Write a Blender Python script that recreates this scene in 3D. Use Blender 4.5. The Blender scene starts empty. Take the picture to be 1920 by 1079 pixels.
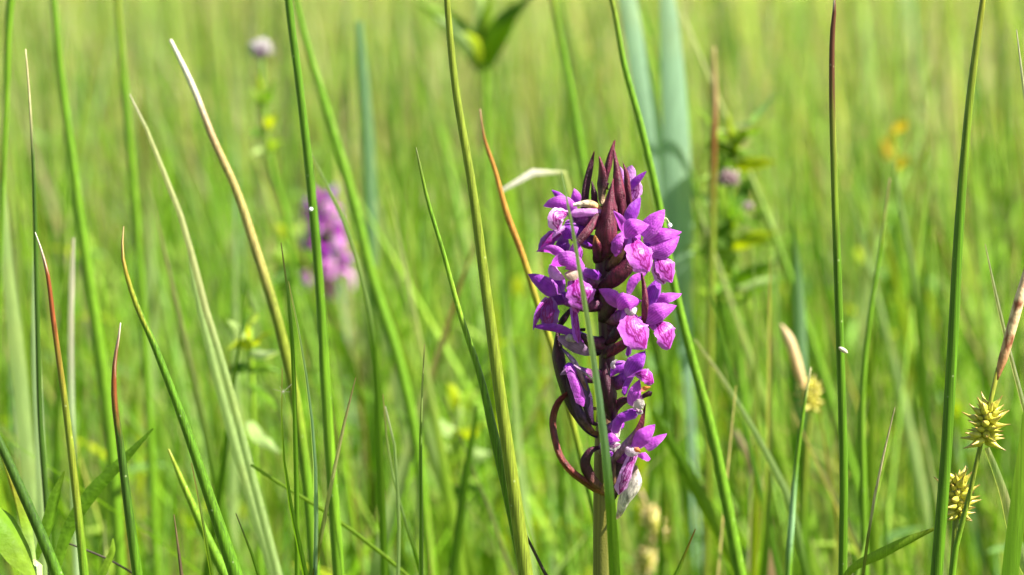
import bpy, math, random
import numpy as np
from mathutils import Vector, Matrix

random.seed(7)
rng = np.random.default_rng(11)
S = bpy.context.scene
COL = S.collection

# ------------------------------------------------------------------ camera
CAM_H, PITCH, FPX = 0.42, math.radians(8.0), 5000.0     # focal length in photo pixels (1920 wide)
cam_d = bpy.data.cameras.new('camera')
cam = bpy.data.objects.new('camera', cam_d); COL.objects.link(cam)
cam.location = (0, 0, CAM_H); cam.rotation_euler = (math.pi/2 - PITCH, 0, 0)
cam_d.sensor_width = 36.0; cam_d.lens = 36.0 * FPX / 1920.0
cam_d.clip_start = 0.02; cam_d.clip_end = 2000
cam_d.dof.use_dof = True
cam_d.dof.focus_distance = 0.497
cam_d.dof.aperture_fstop = cam_d.lens / 4.2              # 4.2 mm entrance pupil
S.camera = cam

# ------------------------------------------------------------------ sky, sun, exposure
SUN_EL, SUN_AZ = math.radians(50), math.radians(108)     # azimuth from +Y towards +X
w = bpy.data.worlds.new('World'); S.world = w; w.use_nodes = True
wn = w.node_tree.nodes; wl = w.node_tree.links
sky = wn.new('ShaderNodeTexSky'); sky.sky_type = 'NISHITA'; sky.sun_disc = False
sky.sun_elevation = SUN_EL; sky.sun_rotation = SUN_AZ
bg = wn['Background']; bg.inputs['Strength'].default_value = 0.05
wl.new(sky.outputs[0], bg.inputs['Color'])
sd = bpy.data.lights.new('sun', 'SUN'); sd.energy = 5.0; sd.angle = math.radians(0.5); sd.color = (1.0, 0.955, 0.87)
sun = bpy.data.objects.new('sun', sd); COL.objects.link(sun)
sv = Vector((math.sin(SUN_AZ)*math.cos(SUN_EL), math.cos(SUN_AZ)*math.cos(SUN_EL), math.sin(SUN_EL)))
sun.rotation_euler = sv.to_track_quat('Z', 'Y').to_euler(); sun.location = (2, -1, 4)
S.view_settings.view_transform = 'Standard'; S.view_settings.look = 'None'
S.view_settings.gamma = 1.0; S.view_settings.exposure = 1.84
S.cycles.use_denoising = True
S.cycles.max_bounces = 8; S.cycles.transmission_bounces = 6; S.cycles.diffuse_bounces = 5
S.render.engine = 'CYCLES'

# ------------------------------------------------------------------ helpers
CP, SP = math.cos(PITCH), math.sin(PITCH)
def at(px, py, Y):
    """photo pixel -> point on the vertical plane y = Y"""
    a, b = (px-960)/FPX, (539.5-py)/FPX
    d = (a, CP + b*SP, -SP + b*CP)
    t = Y/d[1]
    return np.array((d[0]*t, Y, CAM_H + d[2]*t))
def pxs(Y): return Y/FPX/CP            # metres per photo pixel at distance Y

def sample(P, n, closed=False):
    """Catmull-Rom through rows of P (any columns), n rows"""
    P = np.asarray(P, float); m = len(P)
    if m == 2:
        t = np.linspace(0, 1, n)[:, None]; return P[0]*(1-t) + P[1]*t
    seg = np.linalg.norm(np.diff(P[:, :3], axis=0), axis=1)
    cum = np.concatenate([[0], np.cumsum(seg)]); cum /= cum[-1]
    D = np.diff(P, axis=0)/(np.diff(cum)[:, None]+1e-9)           # slopes of the chords
    h_ = np.diff(cum)[:, None]
    M = np.vstack([D[:1], (D[:-1]*h_[1:] + D[1:]*h_[:-1])/(h_[1:]+h_[:-1]+1e-9), D[-1:]])
    out = []
    for t in np.linspace(0, 1, n):
        i = min(np.searchsorted(cum, t, side='right')-1, m-2); i = max(i, 0)
        h = cum[i+1]-cum[i]; u = (t-cum[i])/(h+1e-12)
        p1, p2 = P[i], P[i+1]
        q = (2*u**3-3*u*u+1)*p1 + (u**3-2*u*u+u)*h*M[i] + (3*u*u-2*u**3)*p2 + (u**3-u*u)*h*M[i+1]
        q[3:] = p1[3:]*(1-u) + p2[3:]*u            # radii / colours stay linear
        out.append(q)
    return np.array(out)

def mesh(name, V, F, C=None, UV=None, mats=(), smooth=True):
    me = bpy.data.meshes.new(name)
    me.from_pydata([tuple(v) for v in V], [], F)
    if C is not None:
        ca = me.color_attributes.new('Col', 'FLOAT_COLOR', 'POINT')
        C = np.asarray(C, np.float32)
        if C.shape[1] == 3: C = np.hstack([C, np.ones((len(C), 1), np.float32)])
        ca.data.foreach_set('color', C.ravel())
    if UV is not None:
        ul = me.uv_layers.new(name='UVMap')
        li = np.zeros(len(me.loops), np.int32); me.loops.foreach_get('vertex_index', li)
        ul.data.foreach_set('uv', np.asarray(UV, np.float32)[li].ravel())
    if smooth: me.polygons.foreach_set('use_smooth', [True]*len(me.polygons))
    for m_ in mats: me.materials.append(m_)
    me.update()
    return me

def obj(name, me, parent=None, label=None, cat=None, group=None, kind=None):
    o = bpy.data.objects.new(name, me); COL.objects.link(o)
    if parent is not None: o.parent = parent
    if label: o['label'] = label
    if cat: o['category'] = cat
    if group: o['group'] = group
    if kind: o['kind'] = kind
    return o
def thing(name, loc, label, cat, group=None):
    o = obj(name, None, None, label, cat, group); o.location = tuple(loc); return o
def part(name, me, parent):
    """mesh built in world coordinates, parented to an Empty / part standing anywhere"""
    o = obj(name, me, parent)
    off = Vector((0, 0, 0)); p = parent
    while p is not None: off += p.location; p = p.parent
    o.location = -off
    return o
def rebase(me, base):
    """move the mesh so that its origin is base"""
    n = len(me.vertices); a = np.zeros(n*3, np.float32); me.vertices.foreach_get('co', a)
    a = a.reshape(-1, 3) - np.asarray(base, np.float32); me.vertices.foreach_set('co', a.ravel()); me.update()
    return me

def frames(C):
    T = np.gradient(C, axis=0); T /= np.linalg.norm(T, axis=1)[:, None] + 1e-12
    return T

def tube(P, R, colors, n=24, k=8, mats=(), name='tube', flute=0.0, cap=True, mottle=0):
    """swept tube. P points, R radii, colors rows"""
    D = sample(np.hstack([np.asarray(P, float), np.asarray(R, float)[:, None], np.asarray(colors, float)]), n)
    C, r, col = D[:, :3], D[:, 3], D[:, 4:7]
    T = frames(C); V, Co, UV = [], [], []
    ref = np.array((0, -1., 0.05))
    for i in range(n):
        s = np.cross(T[i], ref); s /= np.linalg.norm(s)+1e-12; b = np.cross(s, T[i])
        for j in range(k):
            a = 2*math.pi*j/k; rr = max(r[i], 1e-5)*(1 + flute*(j % 2))
            V.append(C[i] + s*math.cos(a)*rr + b*math.sin(a)*rr)
            ci = i if not mottle else int(min(n-1, max(0, i + random.gauss(0, mottle*.5) + mottle*math.sin(j*2.1+i*.13))))
            Co.append(col[ci]); UV.append((j/k, i/(n-1)))
    F = [(i*k+j, i*k+(j+1) % k, (i+1)*k+(j+1) % k, (i+1)*k+j) for i in range(n-1) for j in range(k)]
    if cap:
        for i, e in ((0, 0), (n-1, 1)):
            V.append(C[i] + T[i]*r[i]*(0.8 if e else -0.8)); Co.append(col[i]); UV.append((.5, float(e)))
            c = len(V)-1
            F += [((i*k+(j+1) % k), i*k+j, c) if e == 0 else (i*k+j, i*k+(j+1) % k, c) for j in range(k)]
    return mesh(name, V, F, Co, UV, mats)

def ribbon(P, W, colors, normal=(0, -1, 0.1), cup=0.15, roll=0.0, n=14, nx=4, mats=(), name='ribbon', fold=False, ruffle=0.0, edge=None, notch=0.0, seed=0, organic=0.0, crenate=0.0):
    """cupped sheet along P; W full widths; cup>0 lifts the middle towards the normal"""
    r_ = random.Random(seed)
    D = sample(np.hstack([np.asarray(P, float), np.asarray(W, float)[:, None], np.asarray(colors, float)]), n)
    C, wd, col = D[:, :3], D[:, 3], D[:, 4:7]
    T = frames(C); N0 = np.asarray(normal, float)
    V, Co, UV = [], [], []
    ph = r_.random()*6; ph2 = r_.random()*6; asym = r_.uniform(-.16, .16)*organic; tw = r_.uniform(-.35, .35)*organic
    L_tot = np.linalg.norm(np.diff(C, axis=0), axis=1).sum()
    for i in range(n):
        s = np.cross(T[i], N0); s /= np.linalg.norm(s)+1e-12; nn = np.cross(s, T[i])
        a = roll if np.isscalar(roll) else np.interp(i/(n-1), np.linspace(0, 1, len(roll)), roll)
        s, nn = s*math.cos(a)+nn*math.sin(a), nn*math.cos(a)-s*math.sin(a)
        if np.dot(nn, N0) < 0: nn = -nn
        for j in range(nx+1):
            u = 2*j/nx-1
            f = abs(u) if fold else (abs(u)**1.8 if organic else u*u)
            v_ = i/(n-1)
            h = cup*wd[i]*(0.35-f) + ruffle*wd[i]*abs(u)**2*math.sin(v_*9+ph+u*2.3)
            along = -notch*wd[i]*(u*u)*v_**4
            k_ = 1.0
            if organic:
                k_ = 1 + crenate*math.sin(v_*23+ph2+(2 if u > 0 else 0)) + crenate*.6*math.sin(v_*41+ph)
                h += L_tot*.018*math.sin(v_*4.5+ph2+u*1.4) + tw*wd[i]*u*v_*.5
                along += crenate*L_tot*.35*math.sin(u*7+ph)*v_**3
            V.append(C[i] + s*(u*k_+asym*(1-u*u)*.8)*wd[i]/2 + nn*h + T[i]*along)
            c = col[i] if edge is None else col[i]*(1-abs(u)**3) + np.asarray(edge)*abs(u)**3
            Co.append(c); UV.append((j/nx, i/(n-1)))
    m = nx+1
    F = [(i*m+j, i*m+j+1, (i+1)*m+j+1, (i+1)*m+j) for i in range(n-1) for j in range(nx)]
    return mesh(name, V, F, Co, UV, mats)

def ellip(c, r, colr, mats, k=10, n=7, axis=(0, 0, 1), name='ellipsoid'):
    a = np.asarray(axis, float); a /= np.linalg.norm(a)
    t = np.linspace(-0.999, 0.999, n)
    P = [np.asarray(c)+a*r[1]*x for x in t]; R = [r[0]*math.sqrt(1-x*x) for x in t]
    return tube(P, R, [colr]*n, n=n, k=k, mats=mats, name=name)

# ------------------------------------------------------------------ materials
def new_mat(name):
    m = bpy.data.materials.new(name); m.use_nodes = True
    nt = m.node_tree; nt.nodes.clear(); return m, nt, nt.nodes, nt.links
def mixcol(nt, fac, a, b, mode='MIX'):
    x = nt.nodes.new('ShaderNodeMix'); x.data_type = 'RGBA'; x.blend_type = mode
    for key, val in ((0, fac), (6, a), (7, b)):
        if hasattr(val, 'default_value') or hasattr(val, 'is_linked'): nt.links.new(val, x.inputs[key])
        else: x.inputs[key].default_value = val if key == 0 else (*val, 1)
    return x.outputs[2]
def plant_mat(name, transl=0.35, rough=0.45, spec=0.35, streak=(2500, 2500, 60), var=0.35, specks=0.0, bump=0.15, tint=(1.25, 1.25, 0.6), vein=0.0, bumpscale=3000, objvar=0.12):
    m, nt, N, L = new_mat(name)
    at_ = N.new('ShaderNodeAttribute'); at_.attribute_name = 'Col'
    tc = N.new('ShaderNodeTexCoord'); mp = N.new('ShaderNodeMapping'); mp.inputs['Scale'].default_value = streak
    L.new(tc.outputs['Object'], mp.inputs['Vector'])
    no = N.new('ShaderNodeTexNoise'); no.inputs['Scale'].default_value = 1.0; no.inputs['Detail'].default_value = 3
    L.new(mp.outputs[0], no.inputs['Vector'])
    mr = N.new('ShaderNodeMapRange'); mr.inputs[1].default_value = .3; mr.inputs[2].default_value = .7
    mr.inputs[3].default_value = 1-var; mr.inputs[4].default_value = 1+var
    L.new(no.outputs[0], mr.inputs[0])
    cmb = N.new('ShaderNodeCombineXYZ')
    for i in range(3): L.new(mr.outputs[0], cmb.inputs[i])
    col = mixcol(nt, 1.0, at_.outputs['Color'], cmb.outputs[0], 'MULTIPLY')
    # slow blotches of warmer / yellower tissue
    nb = N.new('ShaderNodeTexNoise'); nb.inputs['Scale'].default_value = 45; nb.inputs['Detail'].default_value = 2
    L.new(tc.outputs['Object'], nb.inputs['Vector'])
    mb = N.new('ShaderNodeMapRange'); mb.inputs[1].default_value = .5; mb.inputs[2].default_value = .75; mb.inputs[4].default_value = objvar*2.5
    L.new(nb.outputs[0], mb.inputs[0])
    warm = mixcol(nt, 1.0, col, (1.5, 1.15, 0.8), 'MULTIPLY')
    col = mixcol(nt, mb.outputs[0], col, warm)
    if vein > 0:
        uv = N.new('ShaderNodeUVMap'); mv = N.new('ShaderNodeMapping'); mv.inputs['Scale'].default_value = (1, .12, 1)
        L.new(uv.outputs[0], mv.inputs['Vector'])
        wv = N.new('ShaderNodeTexWave'); wv.inputs['Scale'].default_value = 2.6; wv.inputs['Distortion'].default_value = 2.5; wv.inputs['Detail'].default_value = 2
        wv.inputs['Detail Scale'].default_value = 2
        L.new(mv.outputs[0], wv.inputs['Vector'])
        mw = N.new('ShaderNodeMapRange'); mw.inputs[1].default_value = .72; mw.inputs[2].default_value = 1.0; mw.inputs[4].default_value = vein
        L.new(wv.outputs['Fac'], mw.inputs[0])
        dk = mixcol(nt, 1.0, col, (.62, .35, .72), 'MULTIPLY')
        col = mixcol(nt, mw.outputs[0], col, dk)
    if specks > 0:
        vo = N.new('ShaderNodeTexVoronoi'); vo.inputs['Scale'].default_value = 380
        L.new(tc.outputs['Object'], vo.inputs['Vector'])
        ms = N.new('ShaderNodeMapRange'); ms.inputs[1].default_value = .11; ms.inputs[2].default_value = .05; ms.inputs[3].default_value = 0; ms.inputs[4].default_value = specks
        L.new(vo.outputs['Distance'], ms.inputs[0])
        col = mixcol(nt, ms.outputs[0], col, (.45, .5, .25))
    pr = N.new('ShaderNodeBsdfPrincipled'); pr.inputs['Roughness'].default_value = rough
    pr.inputs['Specular IOR Level'].default_value = spec
    L.new(col, pr.inputs['Base Color'])
    if bump > 0:
        bn = N.new('ShaderNodeTexNoise'); bn.inputs['Scale'].default_value = bumpscale; bn.inputs['Detail'].default_value = 2
        L.new(tc.outputs['Object'], bn.inputs['Vector'])
        bu = N.new('ShaderNodeBump'); bu.inputs['Strength'].default_value = bump; bu.inputs['Distance'].default_value = 0.0004
        L.new(bn.outputs[0], bu.inputs['Height']); L.new(bu.outputs[0], pr.inputs['Normal'])
    out = N.new('ShaderNodeOutputMaterial')
    if transl > 0:
        tr = N.new('ShaderNodeBsdfTranslucent')
        tcol = mixcol(nt, 1.0, col, tint, 'MULTIPLY'); L.new(tcol, tr.inputs['Color'])
        mx = N.new('ShaderNodeMixShader'); mx.inputs[0].default_value = transl
        L.new(pr.outputs[0], mx.inputs[1]); L.new(tr.outputs[0], mx.inputs[2]); L.new(mx.outputs[0], out.inputs[0])
    else: L.new(pr.outputs[0], out.inputs[0])
    return m, nt, col, pr

M_RUSH = plant_mat('rush_skin', 0, .45, .25, (3800, 3800, 40), .42, specks=.3, bump=.12)[0]
M_BLADE = plant_mat('grass_blade', .55, .45, .3, (4000, 4000, 30), .25, tint=(1.35, 1.3, .55))[0]
M_FIELD = plant_mat('meadow_grass', .55, .45, .2, (900, 900, 20), .22, bump=0, tint=(1.35, 1.3, .85), objvar=.25)[0]
M_LEAF = plant_mat('herb_leaf', .42, .55, .25, (300, 300, 300), .25, tint=(1.35, 1.3, .5), bump=.4, bumpscale=900)[0]
M_DRY = plant_mat('dry_straw', .2, .7, .2, (4000, 4000, 60), .4, tint=(1.1, 1.0, .8))[0]
M_PETAL = plant_mat('orchid_petal', .42, .5, .3, (900, 900, 900), .25, tint=(1.25, 1.0, 1.25), vein=.8, bump=.5, bumpscale=2600, objvar=0)[0]
M_BRACT = plant_mat('orchid_bract', .05, .42, .3, (1600, 1600, 500), .6, tint=(1.5, .8, .7), bump=.6, bumpscale=4200, vein=.4, objvar=.3)[0]
M_STEM = plant_mat('orchid_stem', 0, .42, .4, (3500, 3500, 40), .3, bump=.2)[0]
M_FRUIT = plant_mat('sedge_fruit', .12, .35, .5, (1500, 1500, 1500), .25, tint=(1.2, 1.1, .5), bump=.2)[0]
M_FLUFF = plant_mat('seed_fluff', .3, .9, .1, (1500, 1500, 1500), .3, tint=(1, 1, 1), bump=0)[0]

def lip_material():
    m, nt, col, pr = plant_mat('orchid_lip', .25, .42, .35, (700, 700, 700), .18, tint=(1.25, 1, 1.25), bump=.35, bumpscale=1800, objvar=0)
    N, L = nt.nodes, nt.links
    uv = N.new('ShaderNodeUVMap')
    no = N.new('ShaderNodeTexNoise'); no.inputs['Scale'].default_value = 5; no.inputs['Detail'].default_value = 2
    L.new(uv.outputs[0], no.inputs['Vector'])
    mp = N.new('ShaderNodeMapping'); mp.inputs['Location'].default_value = (-.5, -.42, 0)
    L.new(uv.outputs[0], mp.inputs['Vector'])
    add = N.new('ShaderNodeVectorMath'); add.operation = 'MULTIPLY_ADD'
    L.new(no.outputs['Color'], add.inputs[0]); add.inputs[1].default_value = (.34, .34, 0); L.new(mp.outputs[0], add.inputs[2])
    sb = N.new('ShaderNodeVectorMath'); sb.operation = 'SUBTRACT'; L.new(add.outputs[0], sb.inputs[0]); sb.inputs[1].default_value = (.17, .17, 0)
    sc = N.new('ShaderNodeVectorMath'); sc.operation = 'MULTIPLY'; L.new(sb.outputs[0], sc.inputs[0]); sc.inputs[1].default_value = (1.0, .50, 0)
    ln = N.new('ShaderNodeVectorMath'); ln.operation = 'LENGTH'; L.new(sc.outputs[0], ln.inputs[0])
    def band(a, b):
        d = N.new('ShaderNodeMath'); d.operation = 'SUBTRACT'; L.new(ln.outputs['Value'], d.inputs[0]); d.inputs[1].default_value = a
        e = N.new('ShaderNodeMath'); e.operation = 'ABSOLUTE'; L.new(d.outputs[0], e.inputs[0])
        f = N.new('ShaderNodeMapRange'); f.inputs[1].default_value = b; f.inputs[2].default_value = b*.4; f.inputs[3].default_value = 0; f.inputs[4].default_value = 1
        L.new(e.outputs[0], f.inputs[0]); return f.outputs[0]
    def mx(a, b, op='MAXIMUM'):
        x = N.new('ShaderNodeMath'); x.operation = op; L.new(a, x.inputs[0])
        if isinstance(b, (int, float)): x.inputs[1].default_value = b
        else: L.new(b, x.inputs[1])
        return x.outputs[0]
    # dashes inside the loops
    wv = N.new('ShaderNodeTexWave'); wv.inputs['Scale'].default_value = 4.2; wv.inputs['Distortion'].default_value = 9; wv.inputs['Detail'].default_value = 2
    L.new(uv.outputs[0], wv.inputs['Vector'])
    wm = N.new('ShaderNodeMapRange'); wm.inputs[1].default_value = .5; wm.inputs[2].default_value = .68; L.new(wv.outputs['Fac'], wm.inputs[0])
    ins = N.new('ShaderNodeMapRange'); ins.inputs[1].default_value = .24; ins.inputs[2].default_value = .2; ins.inputs[3].default_value = 0; ins.inputs[4].default_value = 1
    L.new(ln.outputs['Value'], ins.inputs[0])
    marks = mx(mx(band(.26, .06), band(.13, .05)), mx(wm.outputs[0], ins.outputs[0], 'MULTIPLY'))
    pale = mixcol(nt, mx(ins.outputs[0], .15, 'MULTIPLY'), col, (.52, .19, .50))
    fin = mixcol(nt, mx(marks, .97, 'MULTIPLY'), pale, (.20, .004, .14))
    L.new(fin, pr.inputs['Base Color'])
    for n_ in N:
        if n_.type == 'BSDF_TRANSLUCENT': L.new(fin, n_.inputs['Color'])
    return m
M_LIP = lip_material()

# ------------------------------------------------------------------ ground
def ground():
    n = 40
    g = np.concatenate([-np.geomspace(600, .2, n), [0], np.geomspace(.2, 600, n)])
    X, Y = np.meshgrid(g, g); Z = 0.012*np.sin(X*7+1)*np.cos(Y*6)*np.exp(-(X**2+Y**2)/400)
    V = np.stack([X.ravel(), Y.ravel(), Z.ravel()], 1); m = len(g)
    F = [(j*m+i, j*m+i+1, (j+1)*m+i+1, (j+1)*m+i) for j in range(m-1) for i in range(m-1)]
    mt, nt, N, L = new_mat('meadow_soil')
    tc = N.new('ShaderNodeTexCoord')
    a = N.new('ShaderNodeTexNoise'); a.inputs['Scale'].default_value = 14; a.inputs['Detail'].default_value = 8
    b = N.new('ShaderNodeTexNoise'); b.inputs['Scale'].default_value = .6; b.inputs['Detail'].default_value = 4
    for q in (a, b): L.new(tc.outputs['Object'], q.inputs['Vector'])
    r1 = N.new('ShaderNodeValToRGB'); r1.color_ramp.elements[0].color = (.035, .05, .012, 1); r1.color_ramp.elements[1].color = (.16, .20, .05, 1)
    r1.color_ramp.elements[0].position = .3; r1.color_ramp.elements[1].position = .72
    L.new(a.outputs[0], r1.inputs[0])
    c = mixcol(nt, b.outputs[0], r1.outputs[0], (.13, .17, .035))
    p = N.new('ShaderNodeBsdfPrincipled'); p.inputs['Roughness'].default_value = .9; L.new(c, p.inputs['Base Color'])
    bu = N.new('ShaderNodeBump'); bu.inputs['Distance'].default_value = .02; L.new(a.outputs[0], bu.inputs['Height']); L.new(bu.outputs[0], p.inputs['Normal'])
    o = N.new('ShaderNodeOutputMaterial'); L.new(p.outputs[0], o.inputs[0])
    return obj('ground', mesh('ground', V, F, None, None, [mt]), kind='structure')
ground()

# ------------------------------------------------------------------ colours of plant tissue (linear)
K = dict(g=(.060, .142, .004), d=(.032, .075, .006), l=(.170, .280, .018), y=(.215, .215, .018), x=(.300, .380, .010), a=(.290, .235, .070), o=(.330, .150, .025),
         r=(.175, .046, .013), w=(.520, .480, .370), s=(.430, .360, .190), b=(.220, .370, .190), q=(.400, .520, .270), u=(.285, .440, .290), n=(.075, .026, .012), p=(.290, .400, .130),
         k=(.055, .042, .032), m=(.095, .200, .008), e=(.140, .180, .015), t=(.300, .200, .095), h=(.43, .44, .19))

# ------------------------------------------------------------------ the meadow's uncountable grass
PAL = np.array([K['m'], (.19, .34, .018), K['g'], (.19, .26, .030), (.26, .41, .085), (.34, .37, .07), K['s'], K['b']])*np.array((.98, 1.08, 1.0))
def grass_field(name, label, N, ylo, yhi, xfun, hfun, wlo, whi, prob, seg=4, lean=.22, arch=.3, density_pow=1.0, fold=True, tuft=18, tsig=.02, tint=(1, 1, 1)):
    u = rng.random(N); Y = (ylo**density_pow + u*(yhi**density_pow-ylo**density_pow))**(1/density_pow)
    nt_ = max(1, N//tuft); own = rng.integers(0, nt_, N)
    TY = Y[:nt_]; TX = (rng.random(nt_)*2-1)*xfun(TY)
    sg = tsig*(.4+rng.random(nt_))
    loose = rng.random(N) < .35
    X = np.where(loose, (rng.random(N)*2-1)*xfun(Y), TX[own] + rng.normal(0, 1, N)*sg[own])
    Y = np.where(loose, Y, np.clip(TY[own] + rng.normal(0, 1, N)*sg[own], ylo, None))
    th = .75+.5*rng.random(nt_)
    H = hfun(Y, N)*np.where(loose, 1, th[own]); Wd = wlo + rng.random(N)*(whi-wlo)
    yaw = rng.random(N)*2*math.pi; az = rng.random(N)*2*math.pi
    ln = rng.random(N)**1.5*lean; dx = np.cos(az)*ln - .07; dy = np.sin(az)*ln
    ar = rng.random(N)**2*arch
    tc_ = rng.choice(len(PAL), nt_, p=prob); pick = np.where(rng.random(N) < .55, tc_[own], rng.choice(len(PAL), N, p=prob))
    tb = (.3+1.2*rng.random(nt_))[own]
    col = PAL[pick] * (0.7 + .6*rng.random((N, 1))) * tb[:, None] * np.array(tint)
    tipc = np.where(rng.random((N, 1)) < .3, np.array(K['s'])*(.6+.6*rng.random((N, 1))), col*1.1)
    nx = 3 if fold else 2
    s = np.stack([np.cos(yaw), np.sin(yaw), 0*yaw], 1)
    f = np.stack([-np.sin(yaw), np.cos(yaw), 0*yaw], 1)
    V = np.zeros((N, seg+1, nx, 3), np.float32); C = np.zeros((N, seg+1, nx, 4), np.float32); C[..., 3] = 1
    for i in range(seg+1):
        t = i/seg
        c = np.stack([X + dx*H*t + dx*ar*H*t*t*3, Y + dy*H*t + dy*ar*H*t*t*3, H*t*(1-.25*ar*t*t) - .004], 1)
        wid = Wd*(1-t**2.2)*.98 + .0002
        for j in range(nx):
            uu = 2*j/(nx-1)-1
            V[:, i, j] = c + s*(uu*wid/2)[:, None] + f*((.3 if fold else 0)*wid*(1-abs(uu)))[:, None]
            tt = max(0, (t-.7)/.3)
            C[:, i, j, :3] = col*(1-tt) + tipc*tt
    m = nx; base = (np.arange(N)*(seg+1)*m)[:, None]
    q = np.array([(i*m+j, i*m+j+1, (i+1)*m+j+1, (i+1)*m+j) for i in range(seg) for j in range(m-1)]).reshape(-1)
    idx = (base + q[None, :]).reshape(-1).astype(np.int32)
    me = bpy.data.meshes.new(name); nf = len(idx)//4
    me.vertices.add(N*(seg+1)*m); me.vertices.foreach_set('co', V.ravel())
    me.loops.add(len(idx)); me.loops.foreach_set('vertex_index', idx)
    me.polygons.add(nf); me.polygons.foreach_set('loop_start', np.arange(nf, dtype=np.int32)*4)
    me.polygons.foreach_set('use_smooth', np.ones(nf, bool))
    ca = me.color_attributes.new('Col', 'FLOAT_COLOR', 'POINT'); ca.data.foreach_set('color', C.ravel())
    me.materials.append(M_FIELD); me.update(calc_edges=True); me.validate()
    return obj(name, me, None, label, 'grass', kind='stuff')

#            m    l    g    e    p    y    s    b
grass_field('undergrowth', 'short green grass covering the soil under the orchid', 5000, .15, .80, lambda Y: .12+.55*Y,
            lambda Y, n: np.minimum((.42-.262*Y)*(.45+.5*rng.random(n)), .22)*.92, .0015, .004, [.3, .2, .2, .1, .08, .05, .04, .03], lean=.3)
grass_field('meadow_grass', 'dense green grass of the meadow just behind the orchid', 8500, .80, 2.2, lambda Y: .10+.45*Y,
            lambda Y, n: .08+.17*rng.random(n), .0016, .0042, [.16, .30, .14, .10, .19, .05, .03, .03], seg=6, density_pow=1.6)
grass_field('crossing_blades', 'wide leaning green blades tangled in the meadow behind the orchid', 4200, .85, 2.2, lambda Y: .06+.34*Y,
            lambda Y, n: .12+.19*rng.random(n), .0016, .0052, [.18, .36, .13, .08, .21, .01, .02, .01], seg=8, density_pow=1.5, tuft=5, tsig=.02, lean=.6, arch=.35)
grass_field('fine_grass', 'fine tangled grass blades crossing close behind the orchid', 3600, .70, 1.5, lambda Y: .05+.30*Y,
            lambda Y, n: np.minimum(.13+.15*rng.random(n), .42-.19*Y+.06*rng.random(n)), .0008, .0024, [.15, .32, .08, .08, .24, .05, .07, .01], seg=8, density_pow=1.3, tuft=4, tsig=.015, lean=.75, arch=.4)
grass_field('tall_sedge_blades', 'tall mixed pale and dark blades rising out of the meadow', 1500, 1.5, 4.5, lambda Y: .08+.36*Y,
            lambda Y, n: .22+.17*rng.random(n), .004, .009, [.10, .14, .24, .10, .18, .08, .12, .04], seg=8, density_pow=1.5, tuft=4, tsig=.02)
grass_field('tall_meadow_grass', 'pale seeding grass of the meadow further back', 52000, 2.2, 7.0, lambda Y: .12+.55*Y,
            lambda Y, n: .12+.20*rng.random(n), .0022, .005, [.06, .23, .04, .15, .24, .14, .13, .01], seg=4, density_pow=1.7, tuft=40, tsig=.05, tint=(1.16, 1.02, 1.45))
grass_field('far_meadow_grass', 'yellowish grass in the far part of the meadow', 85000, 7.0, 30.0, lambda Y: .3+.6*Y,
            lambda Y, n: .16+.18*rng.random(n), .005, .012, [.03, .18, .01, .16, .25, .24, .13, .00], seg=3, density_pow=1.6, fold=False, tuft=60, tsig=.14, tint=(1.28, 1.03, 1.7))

# ------------------------------------------------------------------ traced stems and blades
def trace(px_pts, widths, Y, colors, slope=0.0, to_ground=True):
    """photo trace -> 3D centreline, widths in metres, colours; continues to the soil"""
    widths = list(np.interp(np.linspace(0, 1, len(px_pts)), np.linspace(0, 1, len(widths)), widths)); px_pts = list(px_pts); colors = colors[:len(px_pts)]
    if px_pts[0][1] < -20:                     # leaves the frame at the top: go on to a tapering tip
        (x0, y0), (x1, y1) = px_pts[0], px_pts[1]; k = (x0-x1)/(y1-y0)
        ext = [(x0+k*f*.9, y0-f) for f in (360, 240, 110)]
        widths = [widths[0]*.12, widths[0]*.5, widths[0]*.85] + widths; px_pts = ext + px_pts; colors = colors[0]*3 + colors
    n = len(px_pts)
    P = [at(x, y, Y) for x, y in px_pts]
    if slope:
        z0 = P[-1][2]
        P = [at(x, y, Y + slope*(p[2]-z0)) for (x, y), p in zip(px_pts, P)]
    W = [a*pxs(Y) for a in np.interp(np.linspace(0, 1, n), np.linspace(0, 1, len(widths)), widths)]
    colors = colors[:n]
    Cc = [K[c] for c in colors] + [K[colors[-1]]]*(n-len(colors))
    if to_ground:
        p, q = P[-1], P[-2]
        s = (p[0]-q[0])/max(1e-4, q[2]-p[2]); s = max(-.7, min(.7, s)); z = p[2]; x = p[0]
        for f in (.33, .66, 1.0):
            nz = z*(1-f) - (.004 if f == 1 else 0)
            x2 = x + s*(z*f)*(1-.45*f)
            P.append(np.array((x2, P[-1][1], nz))); W.append(W[-1]*(.97)); Cc.append(Cc[-1])
    return P[::-1], W[::-1], Cc[::-1]      # base first

def rush(label, px_pts, widths, Y, colors, slope=0.0, group=None, name='rush_stem', mat=None, cat='rush'):
    P, W, Cc = trace(px_pts, widths, Y, colors, slope)
    me = tube(P, [a*.41 for a in W], Cc, n=130, k=12, mats=[mat or M_RUSH], name=name, mottle=.9)
    o = obj(name, rebase(me, P[0]), None, label, cat, group); o.location = tuple(P[0]); return o
def blade(label, px_pts, widths, Y, colors, slope=0.0, roll=.3, cup=.22, group=None, name='grass_blade', mat=None, ground_=True, cat='grass blade', edge=None, fold=True):
    P, W, Cc = trace(px_pts, widths, Y, colors, slope, ground_)
    me = ribbon(P, [a*.86 for a in W], Cc, cup=cup, roll=roll, n=40, nx=6, mats=[mat or M_BLADE], name=name, fold=fold, edge=edge)
    o = obj(name, rebase(me, P[0]), None, label, cat, group); o.location = tuple(P[0]); return o

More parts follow.
